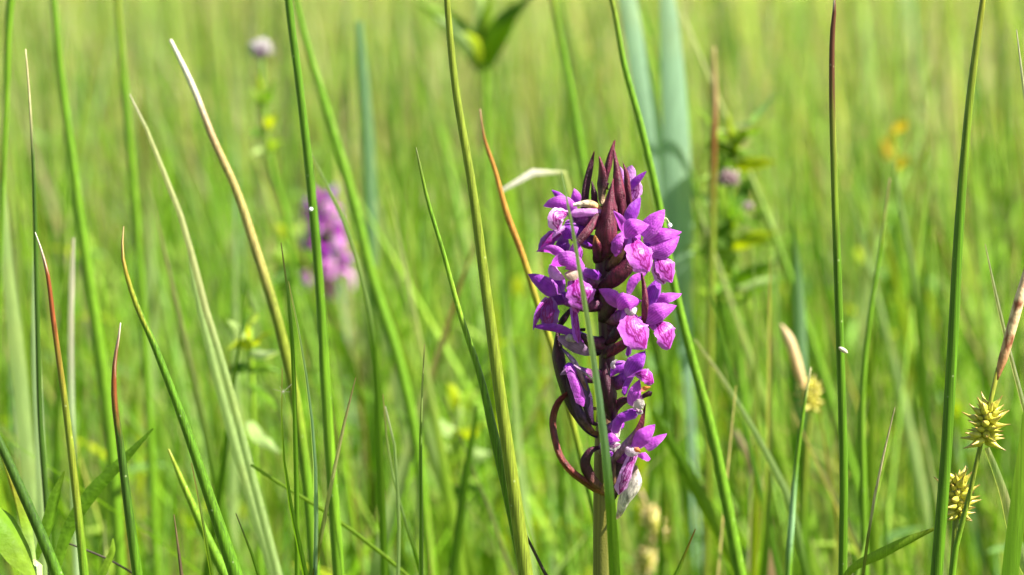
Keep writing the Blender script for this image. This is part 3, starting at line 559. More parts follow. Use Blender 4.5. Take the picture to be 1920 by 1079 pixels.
# flowers: crop, centre of the throat (x, y, depth), petals
FL = [
 dict(c=1, ctr=(500, 720, 2), petals=[
   ('hood', 'hood', [(540, 690), (400, 636), (266, 658)], 112, (3, 5, 4), 'L', .5),
   ('petal', 'sepal', [(460, 625), (385, 565), (336, 523)], 56, (1, 1, 0), 'V', .3),
   ('sepal', 'sepal', [(545, 640), (538, 570), (524, 512)], 80, (1, 2, 2), 'L', .2),
   ('sepal', 'strap', [(755, 715), (630, 716), (490, 725)], 78, (3, 5, 5), 'P', .3),
   ('lip', 'lip', [(470, 720), (380, 760), (400, 850)], 120, (4, 7, 6), 'P', .4),
   ('sepal', 'lip', [(480, 770), (490, 850), (440, 935)], 135, (3, 5, 4), 'V', -.2),
   ('petal', 'sepal', [(450, 838), (390, 870), (335, 930)], 44, (5, 6, 6), 'P', .3)]),  # last strip is a painted highlight, shaped as a pale petal
 dict(c=1, ctr=(520, 900, -1), petals=[
   ('lip', 'lip', [(420, 880), (340, 930), (248, 1020)], 105, (2, 4, 4), 'D', .5),
   ('sepal', 'lip', [(430, 900), (425, 990), (400, 1075)], 125, (1, 2, 1), 'D', -.3),
   ('hood', 'hood', [(530, 790), (590, 835), (650, 880)], 80, (1, 2, 1), 'D', .2),
   ('sepal', 'sepal', [(570, 930), (640, 975), (690, 1000)], 44, (1, 2, 1), 'V', .2)]),
 dict(c=2, ctr=(520, 340, 6), petals=[
   ('sepal', 'sepal', [(470, 200), (340, 128), (205, 142)], 74, (6, 6, 4), 'L', .3),
   ('sepal', 'hood', [(550, 265), (545, 150), (540, 50)], 112, (5, 6, 6), 'L', -.2),
   ('hood', 'hood', [(590, 300), (460, 225), (328, 270)], 150, (7, 10, 7), 'L', .4),
   ('petal', 'sepal', [(345, 250), (365, 330), (450, 375)], 84, (7, 8, 8), 'P', .2),
   ('petal', 'strap', [(590, 310), (665, 332), (755, 345)], 92, (6, 6, 4), 'V', -.2),
   ('column', 'hood', [(560, 300), (500, 340), (440, 330)], 90, (8, 9, 9), 'C', 0),
   ('lip', 'lip', [(530, 370), (580, 480), (600, 600)], 215, (7, 9.5, 8.5), 'L', .1),
   ('lip', 'lip', [(490, 390), (515, 510), (548, 630)], 92, (7, 8.5, 8), 'M', .5)]),
 dict(c=2, ctr=(420, 530, 2), petals=[
   ('hood', 'hood', [(400, 530), (280, 430), (134, 336)], 128, (2, 4, 2), 'V', .35),
   ('sepal', 'strap', [(510, 545), (420, 548), (320, 555)], 110, (2, 3, 3), 'D', .2),
   ('sepal', 'sepal', [(410, 500), (385, 390), (335, 270)], 125, (0, 1, 1), 'V', -.1),
   ('lip', 'lip', [(320, 530), (310, 650), (310, 770)], 150, (3, 4.5, 4), 'D', -.4),
   ('lip', 'sepal', [(310, 540), (225, 680), (178, 805)], 84, (3, 4, 4), 'V', .5)]),
 dict(c=2, ctr=(520, 850, 4), petals=[
   ('sepal', 'sepal', [(530, 850), (380, 795), (175, 775)], 74, (4, 5, 4), 'V', .5),
   ('lip', 'strap', [(520, 610), (540, 750), (560, 915)], 86, (5, 6.5, 7), 'V', .3),
   ('hood', 'hood', [(400, 860), (520, 920), (680, 1020)], 105, (4, 6, 5), 'G', .2),
   ('sepal', 'sepal', [(450, 880), (490, 870), (540, 910)], 60, (6, 7, 6), 'T', .1)]),
 dict(c=1, ctr=(1050, 920, 6), petals=[
   ('hood', 'hood', [(950, 915), (1030, 830), (1155, 815)], 150, (7, 10, 8), 'L', .3),
   ('sepal', 'sepal', [(945, 870), (915, 775), (855, 700)], 70, (6, 7, 7), 'L', .4),
   ('sepal', 'sepal', [(980, 810), (1025, 700), (1085, 585)], 108, (5, 5, 4), 'V', -.2),
   ('sepal', 'sepal', [(1100, 915), (1190, 800), (1288, 690)], 150, (6, 6, 5), 'L', .2),
   ('petal', 'lip', [(940, 880), (890, 960), (875, 1085)], 100, (5, 6, 6), 'L', -.3),
   ('lip', 'lip', [(1025, 925), (1085, 1060), (1130, 1180)], 225, (8, 10.5, 10), 'L', .3)]),
 dict(c=1, ctr=(1170, 1010, 3), petals=[
   ('hood', 'hood', [(1110, 960), (1270, 880), (1425, 880)], 130, (3, 5, 3), 'L', .4),
   ('sepal', 'sepal', [(1140, 1060), (1290, 1010), (1410, 915)], 140, (5, 6, 4), 'L', .1),
   ('lip', 'lip', [(1225, 1060), (1290, 1150), (1335, 1270)], 150, (4, 6, 5), 'L', .4),
   ('lip', 'lip', [(1225, 1090), (1245, 1190), (1275, 1290)], 120, (4, 5, 4.5), 'P', -.1)]),
 dict(c=2, ctr=(985, 640, 8), petals=[
   ('sepal', 'sepal', [(905, 600), (825, 515), (730, 462)], 112, (8, 9, 8), 'L', .3),
   ('sepal', 'sepal', [(985, 500), (1030, 390), (1145, 315)], 70, (6, 6, 5), 'L', -.2),
   ('hood', 'hood', [(895, 625), (960, 560), (1085, 560)], 150, (8, 11, 8), 'L', .2),
   ('column', 'hood', [(960, 600), (1010, 640), (1060, 620)], 80, (9, 10, 9), 'W', 0),
   ('lip', 'lip', [(985, 640), (1035, 790), (1100, 925)], 225, (9, 11.5, 11), 'L', .35),
   ('spur', 'strap', [(1010, 870), (990, 960), (978, 1030)], 52, (7, 7, 6), 'V', 0),
   ('sepal', 'sepal', [(1140, 640), (1185, 500), (1245, 362)], 128, (4, 4, 3), 'V', .2)]),
 dict(c=2, ctr=(1160, 720, 4), petals=[
   ('hood', 'hood', [(1180, 620), (1300, 525), (1428, 500)], 112, (3, 5, 3), 'L', .4),
   ('sepal', 'sepal', [(1120, 735), (1235, 650), (1385, 600)], 150, (5, 7, 5), 'L', .1),
   ('lip', 'lip', [(1225, 730), (1290, 810), (1310, 935)], 180, (5, 7, 6), 'L', .2),
   ('petal', 'lip', [(1165, 750), (1200, 780), (1250, 790)], 60, (4, 5, 5), 'L', 0)]),
 dict(c=1, ctr=(960, 560, -4), petals=[
   ('hood', 'hood', [(930, 470), (985, 400), (1010, 315)], 105, (-5, -5, -5), 'P', .2),
   ('sepal', 'sepal', [(975, 520), (1050, 440), (1134, 364)], 58, (-4, -3, -3), 'V', .3),
   ('lip', 'lip', [(975, 650), (1025, 560), (1060, 478)], 105, (-4, -4, -4), 'P', .1),
   ('petal', 'sepal', [(940, 440), (925, 380), (908, 325)], 44, (-5, -5, -5), 'P', .1)]),
 dict(c=3, ctr=(980, 290, 5), petals=[
   ('hood', 'hood', [(970, 300), (1050, 170), (1120, 85)], 140, (6, 8, 7), 'V', .2),
   ('sepal', 'sepal', [(985, 225), (890, 230), (830, 300)], 105, (5, 6, 6), 'V', .2),
   ('lip', 'lip', [(1040, 270), (1120, 285), (1170, 345)], 110, (7, 8, 7), 'M', .2),
   ('sepal', 'strap', [(1010, 300), (965, 380), (948, 460)], 66, (6, 7, 7), 'V', .3),
   ('petal', 'sepal', [(870, 240), (850, 190), (890, 150)], 36, (6, 7, 7), 'W', 0)]),
 dict(c=3, ctr=(900, 690, 5), petals=[
   ('hood', 'strap', [(860, 770), (920, 650), (1070, 590)], 96, (6, 8, 8), 'V', .2),
   ('sepal', 'sepal', [(1005, 540), (1035, 430), (1075, 320)], 100, (7, 8, 7), 'L', .2),
   ('petal', 'lip', [(1030, 580), (1065, 540), (1110, 500)], 90, (8, 9, 9), 'T', .1),
   ('petal', 'strap', [(1080, 480), (1130, 450), (1180, 430)], 46, (8, 9, 9), 'N', .3),
   ('petal', 'sepal', [(1085, 415), (1130, 395), (1172, 385)], 36, (8, 9, 9), 'O', .1),
   ('lip', 'strap', [(1050, 590), (1080, 600), (1100, 585)], 40, (8, 9, 9), 'W', .1)]),
 dict(c=3, ctr=(1010, 930, 6), petals=[
   ('hood', 'hood', [(1020, 900), (1105, 800), (1205, 702)], 125, (7, 9, 8), 'L', .2),
   ('sepal', 'sepal', [(1130, 910), (1200, 845), (1305, 780)], 82, (6, 6, 5), 'L', .3),
   ('column', 'hood', [(960, 900), (1000, 925), (1080, 930)], 84, (8, 9, 9), 'W', 0),
   ('petal', 'sepal', [(1030, 900), (1055, 915), (1085, 935)], 40, (10, 10.5, 10), 'O', 0),
   ('petal', 'lip', [(1060, 960), (1110, 965), (1165, 995)], 72, (8, 9, 8), 'L', .2),
   ('lip', 'strap', [(1030, 950), (960, 1140), (905, 1295)], 120, (8, 9, 8), 'P', .3)]),
 dict(c=3, ctr=(800, 850, 8), petals=[
   ('hood', 'hood', [(780, 835), (845, 808), (912, 835)], 76, (8, 10, 8), 'L', .3),
   ('lip', 'lip', [(800, 860), (850, 885), (900, 870)], 56, (8, 9, 9), 'W', .1),
   ('sepal', 'sepal', [(810, 930), (835, 950), (850, 935)], 50, (7, 8, 8), 'V', .1)]),
 dict(c=3, ctr=(470, 230, 7), petals=[
   ('hood', 'strap', [(480, 215), (550, 390), (605, 550)], 100, (8, 10, 10), 'L', .3),
   ('sepal', 'sepal', [(500, 240), (450, 260), (405, 285)], 44, (7, 8, 8), 'G', .2)]),
]
for i, f in enumerate(FL):
    c = f['c']; s = crop(c)[1]
    q = pt3(c, *f['ctr']); a = axis_at(crop(c)[0](*f['ctr'][:2])[1]+14)
    col0, col1 = PC['N'], PC['V']
    mid = (a+q)/2 + np.array((0, -.0005, -.0006))
    me = tube([a, mid, q], [.0012, .0014, .0012], [col0, (.14, .03, .09), col1], n=10, k=10, mats=[M_BRACT], name='flower')
    fo = part('flower', me, orchid)
    for k, p in enumerate(f['petals']):
        petal(fo, p[0], p[1], c, p[2], p[3], p[4], p[5], p[6], seed=i*10+k)
# bronze ovary of the side-facing top flower
P = [pt3(1, x, y, d) for x, y, d in ((760, 705, 2), (650, 640, 4.5), (515, 650, 5))]
part('bract', ribbon(P, [.0012, .0015, .0006], [PC['O'], PC['B'], PC['T']], cup=.35, n=14, nx=6, mats=[M_BRACT], name='bract'), orchid)

# ------------------------------------------------------------------ sedges with spiky fruits
def utricle_mesh(cc=((.50, .46, .05), (.52, .42, .09), (.34, .17, .05))):
    P = [(0, 0, 0), (0, 0, .0007), (0, 0, .0014), (0, 0, .0024), (0, 0.0001, .0037), (0, .0003, .0051)]
    return tube(P, [.0004, .00092, .00108, .00072, .00032, .00008], [cc[0]]*4 + [cc[1], cc[2]], n=12, k=7, mats=[M_FRUIT], name='fruit')
UT = utricle_mesh()
UT_TAN = utricle_mesh(((.66, .50, .20), (.64, .44, .18), (.55, .32, .12)))
def fruit_head(parent, c, ax, r, h, n, sc, k=0, fm=None):
    """core part with one child per pointed fruit"""
    a = Vector(ax).normalized(); c = Vector(c)
    core = ellip(c, (r*.8, h*.5), (.36, .34, .05), [M_FRUIT], axis=ax, name='fruit_head')
    co = part('fruit_head', core, parent)
    off = -co.location + Vector((0, 0, 0))
    rr = random.Random(k)
    u = a.orthogonal().normalized(); v = a.cross(u)
    for i in range(n):
        t = (i+.5)/n*1.9-.95; ang = i*2.39996 + rr.random()*.3
        rad = r*.48*math.sqrt(max(.05, 1-t*t))
        out = (u*math.cos(ang)+v*math.sin(ang))
        d = (out*math.sqrt(max(.02, 1-(t*.85)**2)) + a*(t*.55+.22) + Vector((rr.uniform(-.15, .15), rr.uniform(-.15, .15), rr.uniform(-.1, .15)))).normalized()
        o = bpy.data.objects.new('fruit', fm or UT); COL.objects.link(o); o.parent = co
        o.location = c + out*rad + a*(t*h*.50)
        o.rotation_euler = d.to_track_quat('Z', 'Y').to_euler(); s_ = sc*rr.uniform(.68, 1.15); o.scale = (s_, s_, s_*rr.uniform(.85, 1.15))
    return co
def sedge(label, Y, heads, stem_pts, stem_w, spike=None, leaf=None, group=None, cols='eeemmm', seed=0, scol=None, fm=None):
    P, W, Cc = trace(stem_pts, stem_w, Y, cols)
    t = thing('sedge', P[0], label, 'sedge', group)
    part('stem', tube(P, [a/2 for a in W], Cc, n=30, k=8, mats=[M_RUSH], name='stem'), t)
    for i, (x, y, r, h, ax, n) in enumerate(heads):
        s = pxs(Y); fruit_head(t, at(x, y, Y), ax, r*s, h*s, n, min(.70, r*s/.0024), k=seed+i, fm=fm)
    if spike:
        p3 = [at(x, y, Y) for x, y in spike]; s = pxs(Y)
        me = tube(p3, [s*a for a in (4, 9, 10, 10, 3)], [scol]*5 if scol else [(.30, .13, .05), (.40, .20, .09), (.58, .42, .24), (.60, .44, .27), (.6, .44, .27)], n=26, k=10, mats=[M_DRY if scol else M_SPIKE], name='flower_spike')
        part('flower_spike', me, t)
    if leaf:
        for pts, wds, cc, rl in leaf:
            P, W, Cc = trace(pts, wds, Y-.002, cc, to_ground=False)
            part('leaf', ribbon(P, W, Cc, cup=.15, roll=rl, n=24, nx=6, mats=[M_BLADE], name='leaf'), t)
    return t
# scaly brown male spike: dark flecks between pale scales
M_SPIKE, nt_, c_, p_ = plant_mat('sedge_spike', 0, .6, .3, (600, 600, 600), .2, bump=.3, bumpscale=1500)
vo = nt_.nodes.new('ShaderNodeTexVoronoi'); vo.inputs['Scale'].default_value = 900
mpv = nt_.nodes.new('ShaderNodeMapping'); mpv.inputs['Scale'].default_value = (1, 1, .5); tcv = nt_.nodes.new('ShaderNodeTexCoord')
nt_.links.new(tcv.outputs['Object'], mpv.inputs['Vector']); nt_.links.new(mpv.outputs[0], vo.inputs['Vector'])
mrv = nt_.nodes.new('ShaderNodeMapRange'); mrv.inputs[1].default_value = .5; mrv.inputs[2].default_value = .9
nt_.links.new(vo.outputs['Distance'], mrv.inputs[0])
nt_.links.new(mixcol(nt_, mrv.outputs[0], c_, (.20, .06, .025)), p_.inputs['Base Color'])

sedge('sharp yellow spiky sedge head topped by a brown spike', .492, [(1850, 797, 18, 68, (.08, 0, 1), 46)],
      [(1872, 690), (1862, 725), (1853, 760), (1846, 800), (1838, 850), (1825, 900), (1808, 960), (1795, 1010), (1786, 1079)], [9, 10, 10, 9, 8, 9, 10, 11, 13],
      spike=[(1868, 712), (1880, 675), (1897, 615), (1912, 560), (1930, 480)],
      leaf=[([(1940, 1100), (1912, 1040), (1897, 990), (1883, 930), (1866, 880), (1850, 840)][::-1], [10, 14, 17, 20, 22, 22], 'hphppp', .3)], cols='yyyeeeemm', seed=3)
sedge('spiky sedge head half hidden behind the thick sharp rush', .50, [(1795, 935, 19, 78, (-.05, 0, 1), 50)],
      [(1794, 930), (1793, 985), (1790, 1030), (1786, 1079)], [10, 13, 14, 15],
      leaf=[([(1575, 1092), (1600, 1066), (1650, 1040), (1700, 1015), (1752, 992)], [8, 16, 22, 18, 6], 'lllle', .2)], cols='eeem', seed=9)
sedge('blurred yellow sedge head below a dry pale spike', .72, [(1521, 745, 14, 50, (.05, 0, 1), 30)],
      [(1516, 725), (1516, 800), (1510, 880), (1505, 1000)], [8, 9, 10, 10], spike=[(1508, 730), (1500, 705), (1490, 670), (1478, 635), (1465, 610)], seed=14, scol=(.55, .42, .22))
sedge('blurred tan sedge heads low beside the orchid stem', .84, [(1226, 985, 22, 66, (-.25, 0, 1), 36), (1208, 1052, 22, 56, (.2, 0, 1), 36)],
      [(1200, 920), (1222, 985), (1214, 1040), (1205, 1079)], [8, 10, 11, 12], cols='teem', seed=20, fm=UT_TAN)

# ------------------------------------------------------------------ herbs
def leaf_mesh(L, W, colr, seed=0, droop=.25, cup=.2):
    t = np.linspace(0, 1, 7); r_ = random.Random(seed)
    P = [(0, L*x, L*(.25*x-droop*x*x*1.4)) for x in t]
    Wd = [max(.03, math.sin(math.pi*min(1, .08+.92*x)**.8))*W for x in t]
    c = np.array(colr)
    return ribbon(P, Wd, [c*(.9+.2*r_.random()) for _ in t], normal=(0, 0, 1), cup=-cup, n=9, nx=4, mats=[M_LEAF], name='leaf', fold=True)
LEAVES = [leaf_mesh(1, .30, K['x'], 1), leaf_mesh(1, .36, K['m'], 2), leaf_mesh(1, .26, (.24, .36, .05), 3), leaf_mesh(1, .42, (.16, .30, .08), 4)]
def put_leaf(parent, loc, yaw, pitch, L, me):
    o = bpy.data.objects.new('leaf', me); COL.objects.link(o); o.parent = parent
    o.location = loc; o.rotation_euler = (pitch, 0, yaw); o.scale = (L, L, L); return o
def herb(label, x, Y, top, nodes, leaf_len, seed=0, group=None, from_frac=.35, head=None, name='leafy_herb', cat='herb', stemcol=None, lean=0.0):
    """upright herb at (x, Y) reaching height top, opposite leaf pairs at nodes"""
    r_ = random.Random(seed)
    t = thing(name, (x, Y, 0), label, cat, group)
    sc = stemcol or K['m']
    P = [(lean*f*top + r_.uniform(-1, 1)*.004, r_.uniform(-1, 1)*.004, top*f-(.004 if f == 0 else 0)) for f in np.linspace(0, 1, 6)]
    so = obj('stem', tube(P, np.linspace(.0019, .0009, 6), [sc]*6, n=16, k=7, mats=[M_RUSH], name='stem'), t)
    for i in range(nodes):
        f = from_frac + (1-from_frac)*(i+.6)/nodes
        c = Vector(P[0])*(1-f) + Vector(P[-1])*f; c.x = lean*f*top
        y0 = r_.random()*math.pi; l = leaf_len*(1.1-.55*(i/max(1, nodes-1)))
        for k in range(2):
            put_leaf(t, c, y0+k*math.pi+r_.uniform(-.2, .2), r_.uniform(.1, .75), l*r_.uniform(.85, 1.15), LEAVES[r_.randrange(4)])
    return t, Vector(P[-1])
def flower_head(t, c, r, colr, n=26, seed=0, name='flower_head', mat=None, ln=2.2):
    """domed head of many slim florets, one mesh"""
    r_ = random.Random(seed); V, F, Co = [], [], []
    for i in range(n):
        z = 1-1.5*(i+.5)/n; a = i*2.39996; d = Vector((math.cos(a)*math.sqrt(max(0, 1-z*z)), math.sin(a)*math.sqrt(max(0, 1-z*z)), z))
        L_ = r*r_.uniform(.8, 1.15); s_ = d.orthogonal().normalized()*r*.16; q = d.cross(s_)
        b = len(V)
        for (m_, g) in ((.15, .5), (.7, 1.0), (1.0, .35)):
            for e in (s_*g, q*g, -s_*g, -q*g): V.append(Vector(c)+d*L_*m_+e); Co.append(np.array(colr)*r_.uniform(.7, 1.25))
        for lv in range(2):
            for k in range(4): F.append((b+lv*4+k, b+lv*4+(k+1) % 4, b+lv*4+4+(k+1) % 4, b+lv*4+4+k))
        F.append((b+8, b+9, b+10, b+11))
    return obj(name, mesh(name, V, F, Co, None, [mat or M_PETAL]), t)

def herb_traced(label, Y, stem, stem_w, stem_c, leaves, name='leafy_herb', cat='herb', normal=(.35, -.8, .45)):
    P, W, Cc = trace(stem, stem_w, Y, stem_c)
    t = thing(name, P[0], label, cat)
    part('stem', tube(P, [a/2 for a in W], Cc, n=26, k=8, mats=[M_RUSH], name='stem'), t)
    for i, (pts, w_, c) in enumerate(leaves):
        r_ = random.Random(i*7+len(label)); n = 7
        dy = r_.uniform(-.012, .004); k = r_.uniform(-.018, .004)
        Q = np.array([at(x, y, Y+dy*(j > 0)+k*j/2) for j, (x, y) in enumerate(pts)])
        Q = sample(np.hstack([Q, np.zeros((len(Q), 1))]), n)[:, :3]
        Wd = np.maximum(.06, np.sin(np.pi*np.clip(.12+.88*np.linspace(0, 1, n), 0, 1)**.85))*w_*pxs(Y)
        nv = (normal[0]+r_.uniform(-.3, .3), normal[1], normal[2]+r_.uniform(-.3, .3))
        part('leaf', ribbon(Q, Wd, [K[c]]*n, normal=nv, cup=.22, n=14, nx=6, mats=[M_LEAF], name='leaf', fold=True, ruffle=.04, seed=i), t)
    return t
# big two-leaved shoot
herb_traced('blurred green shoot with big paired leaves rising behind the thick olive rush', 1.05, [(897, -40), (903, 60), (908, 140), (912, 300), (918, 500), (925, 800)], [14, 16, 13, 14, 15, 15], 'llmmmm',
    [([(910, 128), (922, 85), (950, 35), (1005, -15)], 44, 'g'), ([(905, 130), (885, 85), (845, 42), (778, 2)], 46, 'l'), ([(906, 120), (893, 80), (870, 60)], 34, 'x'), ([(905, 132), (870, 70), (815, 30)], 36, 'p'), ([(909, 125), (930, 60), (985, 10)], 30, 'm'), ([(906, 112), (912, 40), (925, -20)], 34, 'l'),
     ([(908, 110), (905, 50), (895, -30)], 40, 'p')])
# herb with grey fluffy bud
t = herb_traced('blurred leafy herb topped by a round grey fluffy bud', 1.0, [(490, 108), (493, 160), (500, 260), (515, 340), (540, 420), (550, 560)], [7, 9, 10, 12, 13, 13], 'mmmmmm',
    [([(493, 175), (486, 150), (482, 128)], 16, 'x'), ([(496, 195), (480, 180), (470, 160)], 18, 'l'), ([(497, 190), (508, 165), (520, 150)], 18, 'm'), ([(499, 250), (480, 248), (462, 255)], 20, 'g'),
     ([(500, 240), (515, 215), (530, 205)], 20, 'x'), ([(504, 280), (522, 265), (545, 268)], 18, 'l'), ([(505, 290), (490, 280), (470, 290)], 16, 'p')])
flower_head(t, Vector(at(490, 93, 1.0))-t.location, .0046, (.50, .46, .46), 46, 4, 'fluffy_bud', M_FLUFF)
obj('bud_base', rebase(ellip((0, 0, 0), (.0018, .0022), (.09, .05, .08), [M_BRACT], name='bud_base'), -(np.array(at(487, 101, .994))-np.array(t.location))), t)
# upright herb with whorled leaves and a pink bloom
hp = lambda x, y: (1280+x/2.4, 150+y/2.4)
HL = [(((230, 215), (330, 160), (425, 55)), 34, 'b'), (((232, 265), (215, 190), (203, 135)), 42, 'x'), (((235, 245), (290, 228), (350, 205)), 44, 'x'), (((250, 245), (310, 232), (370, 225)), 32, 'm'),
      (((230, 255), (170, 245), (145, 275)), 40, 'p'), (((235, 330), (250, 280), (290, 255)), 40, 'l'), (((225, 380), (185, 350), (145, 318)), 50, 'm'), (((235, 390), (320, 372), (420, 372)), 50, 'x'),
      (((235, 335), (290, 335), (335, 320)), 34, 'p'), (((185, 600), (125, 545), (65, 500)), 44, 'p'), (((212, 570), (190, 510), (160, 450)), 44, 'l'), (((235, 570), (285, 490), (325, 410)), 46, 'g'),
      (((205, 690), (125, 682), (55, 655)), 42, 'm'), (((220, 745), (300, 712), (420, 688)), 62, 'x'), (((225, 700), (250, 640), (270, 600)), 40, 'l'), (((225, 915), (300, 880), (420, 820)), 56, 'm'),
      (((225, 915), (160, 880), (105, 880)), 56, 'l'), (((230, 920), (340, 910), (425, 890)), 34, 'p'), (((225, 920), (170, 930), (120, 970)), 40, 'm'), (((240, 560), (300, 640), (360, 660)), 34, 'm')]
t = herb_traced('blurred upright herb with whorls of bright leaves and a pink bloom', .86, [hp(225, 215), hp(222, 300), hp(215, 500), hp(205, 640), hp(215, 780), hp(235, 930), hp(245, 1060)], [6, 8, 10, 13, 13, 12, 12], 'lmmmmmm',
    [([hp(*q) for q in p_], w_/2.4*1.35, c) for p_, w_, c in HL] + [([hp(460-x+random.uniform(-40, 40), y+60+random.uniform(-30, 30)) for x, y in p_], w_/2.4*1.1, random.choice('mlmll')) for p_, w_, c in HL])
for (x, y, r, cl) in ((1366, 338, .0040, (.40, .30, .30)), (1403, 388, .0018, (.46, .38, .38))):
    flower_head(t, Vector(at(x, y, .845))-t.location, r, cl, 34, 3)
# yellow pea blossom
t = herb_traced('thin herb carrying a blurred yellow blossom', 1.25, [(1676, 230), (1680, 300), (1684, 400), (1690, 600)], [6, 8, 9, 10], 'lmmm', [([(1682, 330), (1700, 310), (1720, 305)], 14, 'l'), ([(1685, 420), (1665, 400), (1650, 380)], 16, 'm')], name='yellow_flower', cat='flower')
for (pts, w_) in (([(1678, 300), (1664, 285), (1655, 262)], 26), ([(1680, 310), (1688, 305), (1702, 298)], 28), ([(1678, 250), (1688, 238), (1700, 228)], 24), ([(1678, 290), (1672, 262), (1676, 245)], 20)):
    Q = [at(x, y, 1.245-.003*j) for j, (x, y) in enumerate(pts)]
    part('petal', ribbon(Q, [.0016, w_*pxs(1.25), .0014], [(.50, .36, .03)]*3, normal=(.3, -.8, .4), cup=.3, n=10, nx=6, mats=[M_LEAF], name='petal'), t)
# low herb with pale and lime leaves under the far orchid
herb_traced('blurred low herb with grey-white and lime leaves beneath the far orchid', .72, [(468, 600), (470, 660), (474, 760), (480, 900)], [8, 9, 10, 10], 'lllm',
    [([(470, 610), (474, 575), (468, 545)], 24, 'p'), ([(468, 640), (445, 615), (425, 600)], 22, 'p'), ([(470, 650), (490, 630), (512, 622)], 24, 'x'), ([(468, 650), (450, 645), (428, 655)], 26, 'x'), ([(470, 660), (500, 665), (525, 660)], 22, 'q'),
     ([(470, 690), (445, 688), (425, 700)], 26, 'g'), ([(472, 695), (500, 690), (530, 700)], 24, 'm'), ([(472, 720), (500, 740), (520, 770)], 30, 'm'), ([(473, 790), (500, 830), (525, 850)], 40, 'p'), ([(470, 640), (468, 625), (466, 600)], 22, 'x')])
herb_traced('blurred low clump of lime green leaves behind the kinked rush', .84, [(862, 740), (864, 800), (866, 880), (868, 1000)], [8, 9, 10, 10], 'lllm',
    [([(862, 760), (850, 735), (838, 720)], 40, 'x'), ([(864, 770), (880, 745), (900, 735)], 36, 'l'), ([(864, 810), (835, 800), (808, 790)], 44, 'p'), ([(864, 815), (890, 800), (915, 795)], 44, 'x'), ([(865, 850), (840, 850), (812, 865)], 44, 'l'),
     ([(866, 860), (890, 855), (920, 850)], 40, 'p'), ([(867, 920), (845, 925), (822, 940)], 40, 'm'), ([(864, 800), (862, 790), (860, 760)], 36, 'p'), ([(866, 900), (890, 910), (912, 930)], 38, 'g')])
herb_traced('blurred leafy clump beside the stem of the far orchid', 1.05, [(552, 430), (550, 480), (548, 560), (545, 700)], [8, 9, 10, 10], 'lllm',
    [([(551, 450), (535, 430), (515, 425)], 36, 'x'), ([(551, 455), (565, 430), (575, 410)], 34, 'q'), ([(550, 480), (525, 478), (500, 490)], 40, 'l'), ([(550, 490), (575, 485), (595, 495)], 40, 'm'), ([(549, 510), (530, 520), (505, 530)], 44, 'g'), ([(549, 515), (565, 530), (585, 540)], 40, 'g')])
# broad-leaved plant at the lower left edge
Yb = .505
b3 = at(60, 1079, Yb); t = thing('broad_leaved_herb', (b3[0], Yb, 0), 'light green broad-leaved plant low beside the dark slanting stem', 'plant')
P = [(b3[0], Yb, -.004), (b3[0]-.002, Yb, .15), tuple(at(64, 1060, Yb))]
part('stem', tube(P, [.0022, .002, .0016], [K['p']]*3, n=14, k=8, mats=[M_RUSH], name='stem'), t)
for pts, wds, cc, dy in (([(64, 1085), (40, 1040), (5, 985), (-50, 930)], [14, 62, 78, 20], 'llml', -.004), ([(66, 1060), (50, 980), (28, 905), (-6, 830)], [10, 26, 24, 6], 'plyl', 0),
                         ([(68, 1050), (90, 985), (104, 930), (121, 884)], [10, 26, 22, 3], 'mmml', .004), ([(104, 1085), (125, 1005), (172, 925), (232, 862), (287, 804)], [12, 26, 28, 18, 3], 'mmmmm', .012),
                         ([(190, 1085), (200, 1060), (212, 1030), (212, 1010)], [14, 16, 12, 3], 'mlll', .01)):
    P, W, Cc = trace(pts, wds, Yb+dy, cc, to_ground=False)
    part('leaf', ribbon(P[::-1], W[::-1], Cc[::-1], normal=(.55, -.6, .6), cup=.2, n=18, nx=6, mats=[M_LEAF], name='leaf', fold=True), t)
rush('dark thin twig lying low among the stems', [(130, 1020), (165, 1033), (205, 1050), (250, 1076)], [4, 5, 5, 5], .52, 'kkkk', name='twig', mat=M_DRY, cat='twig')

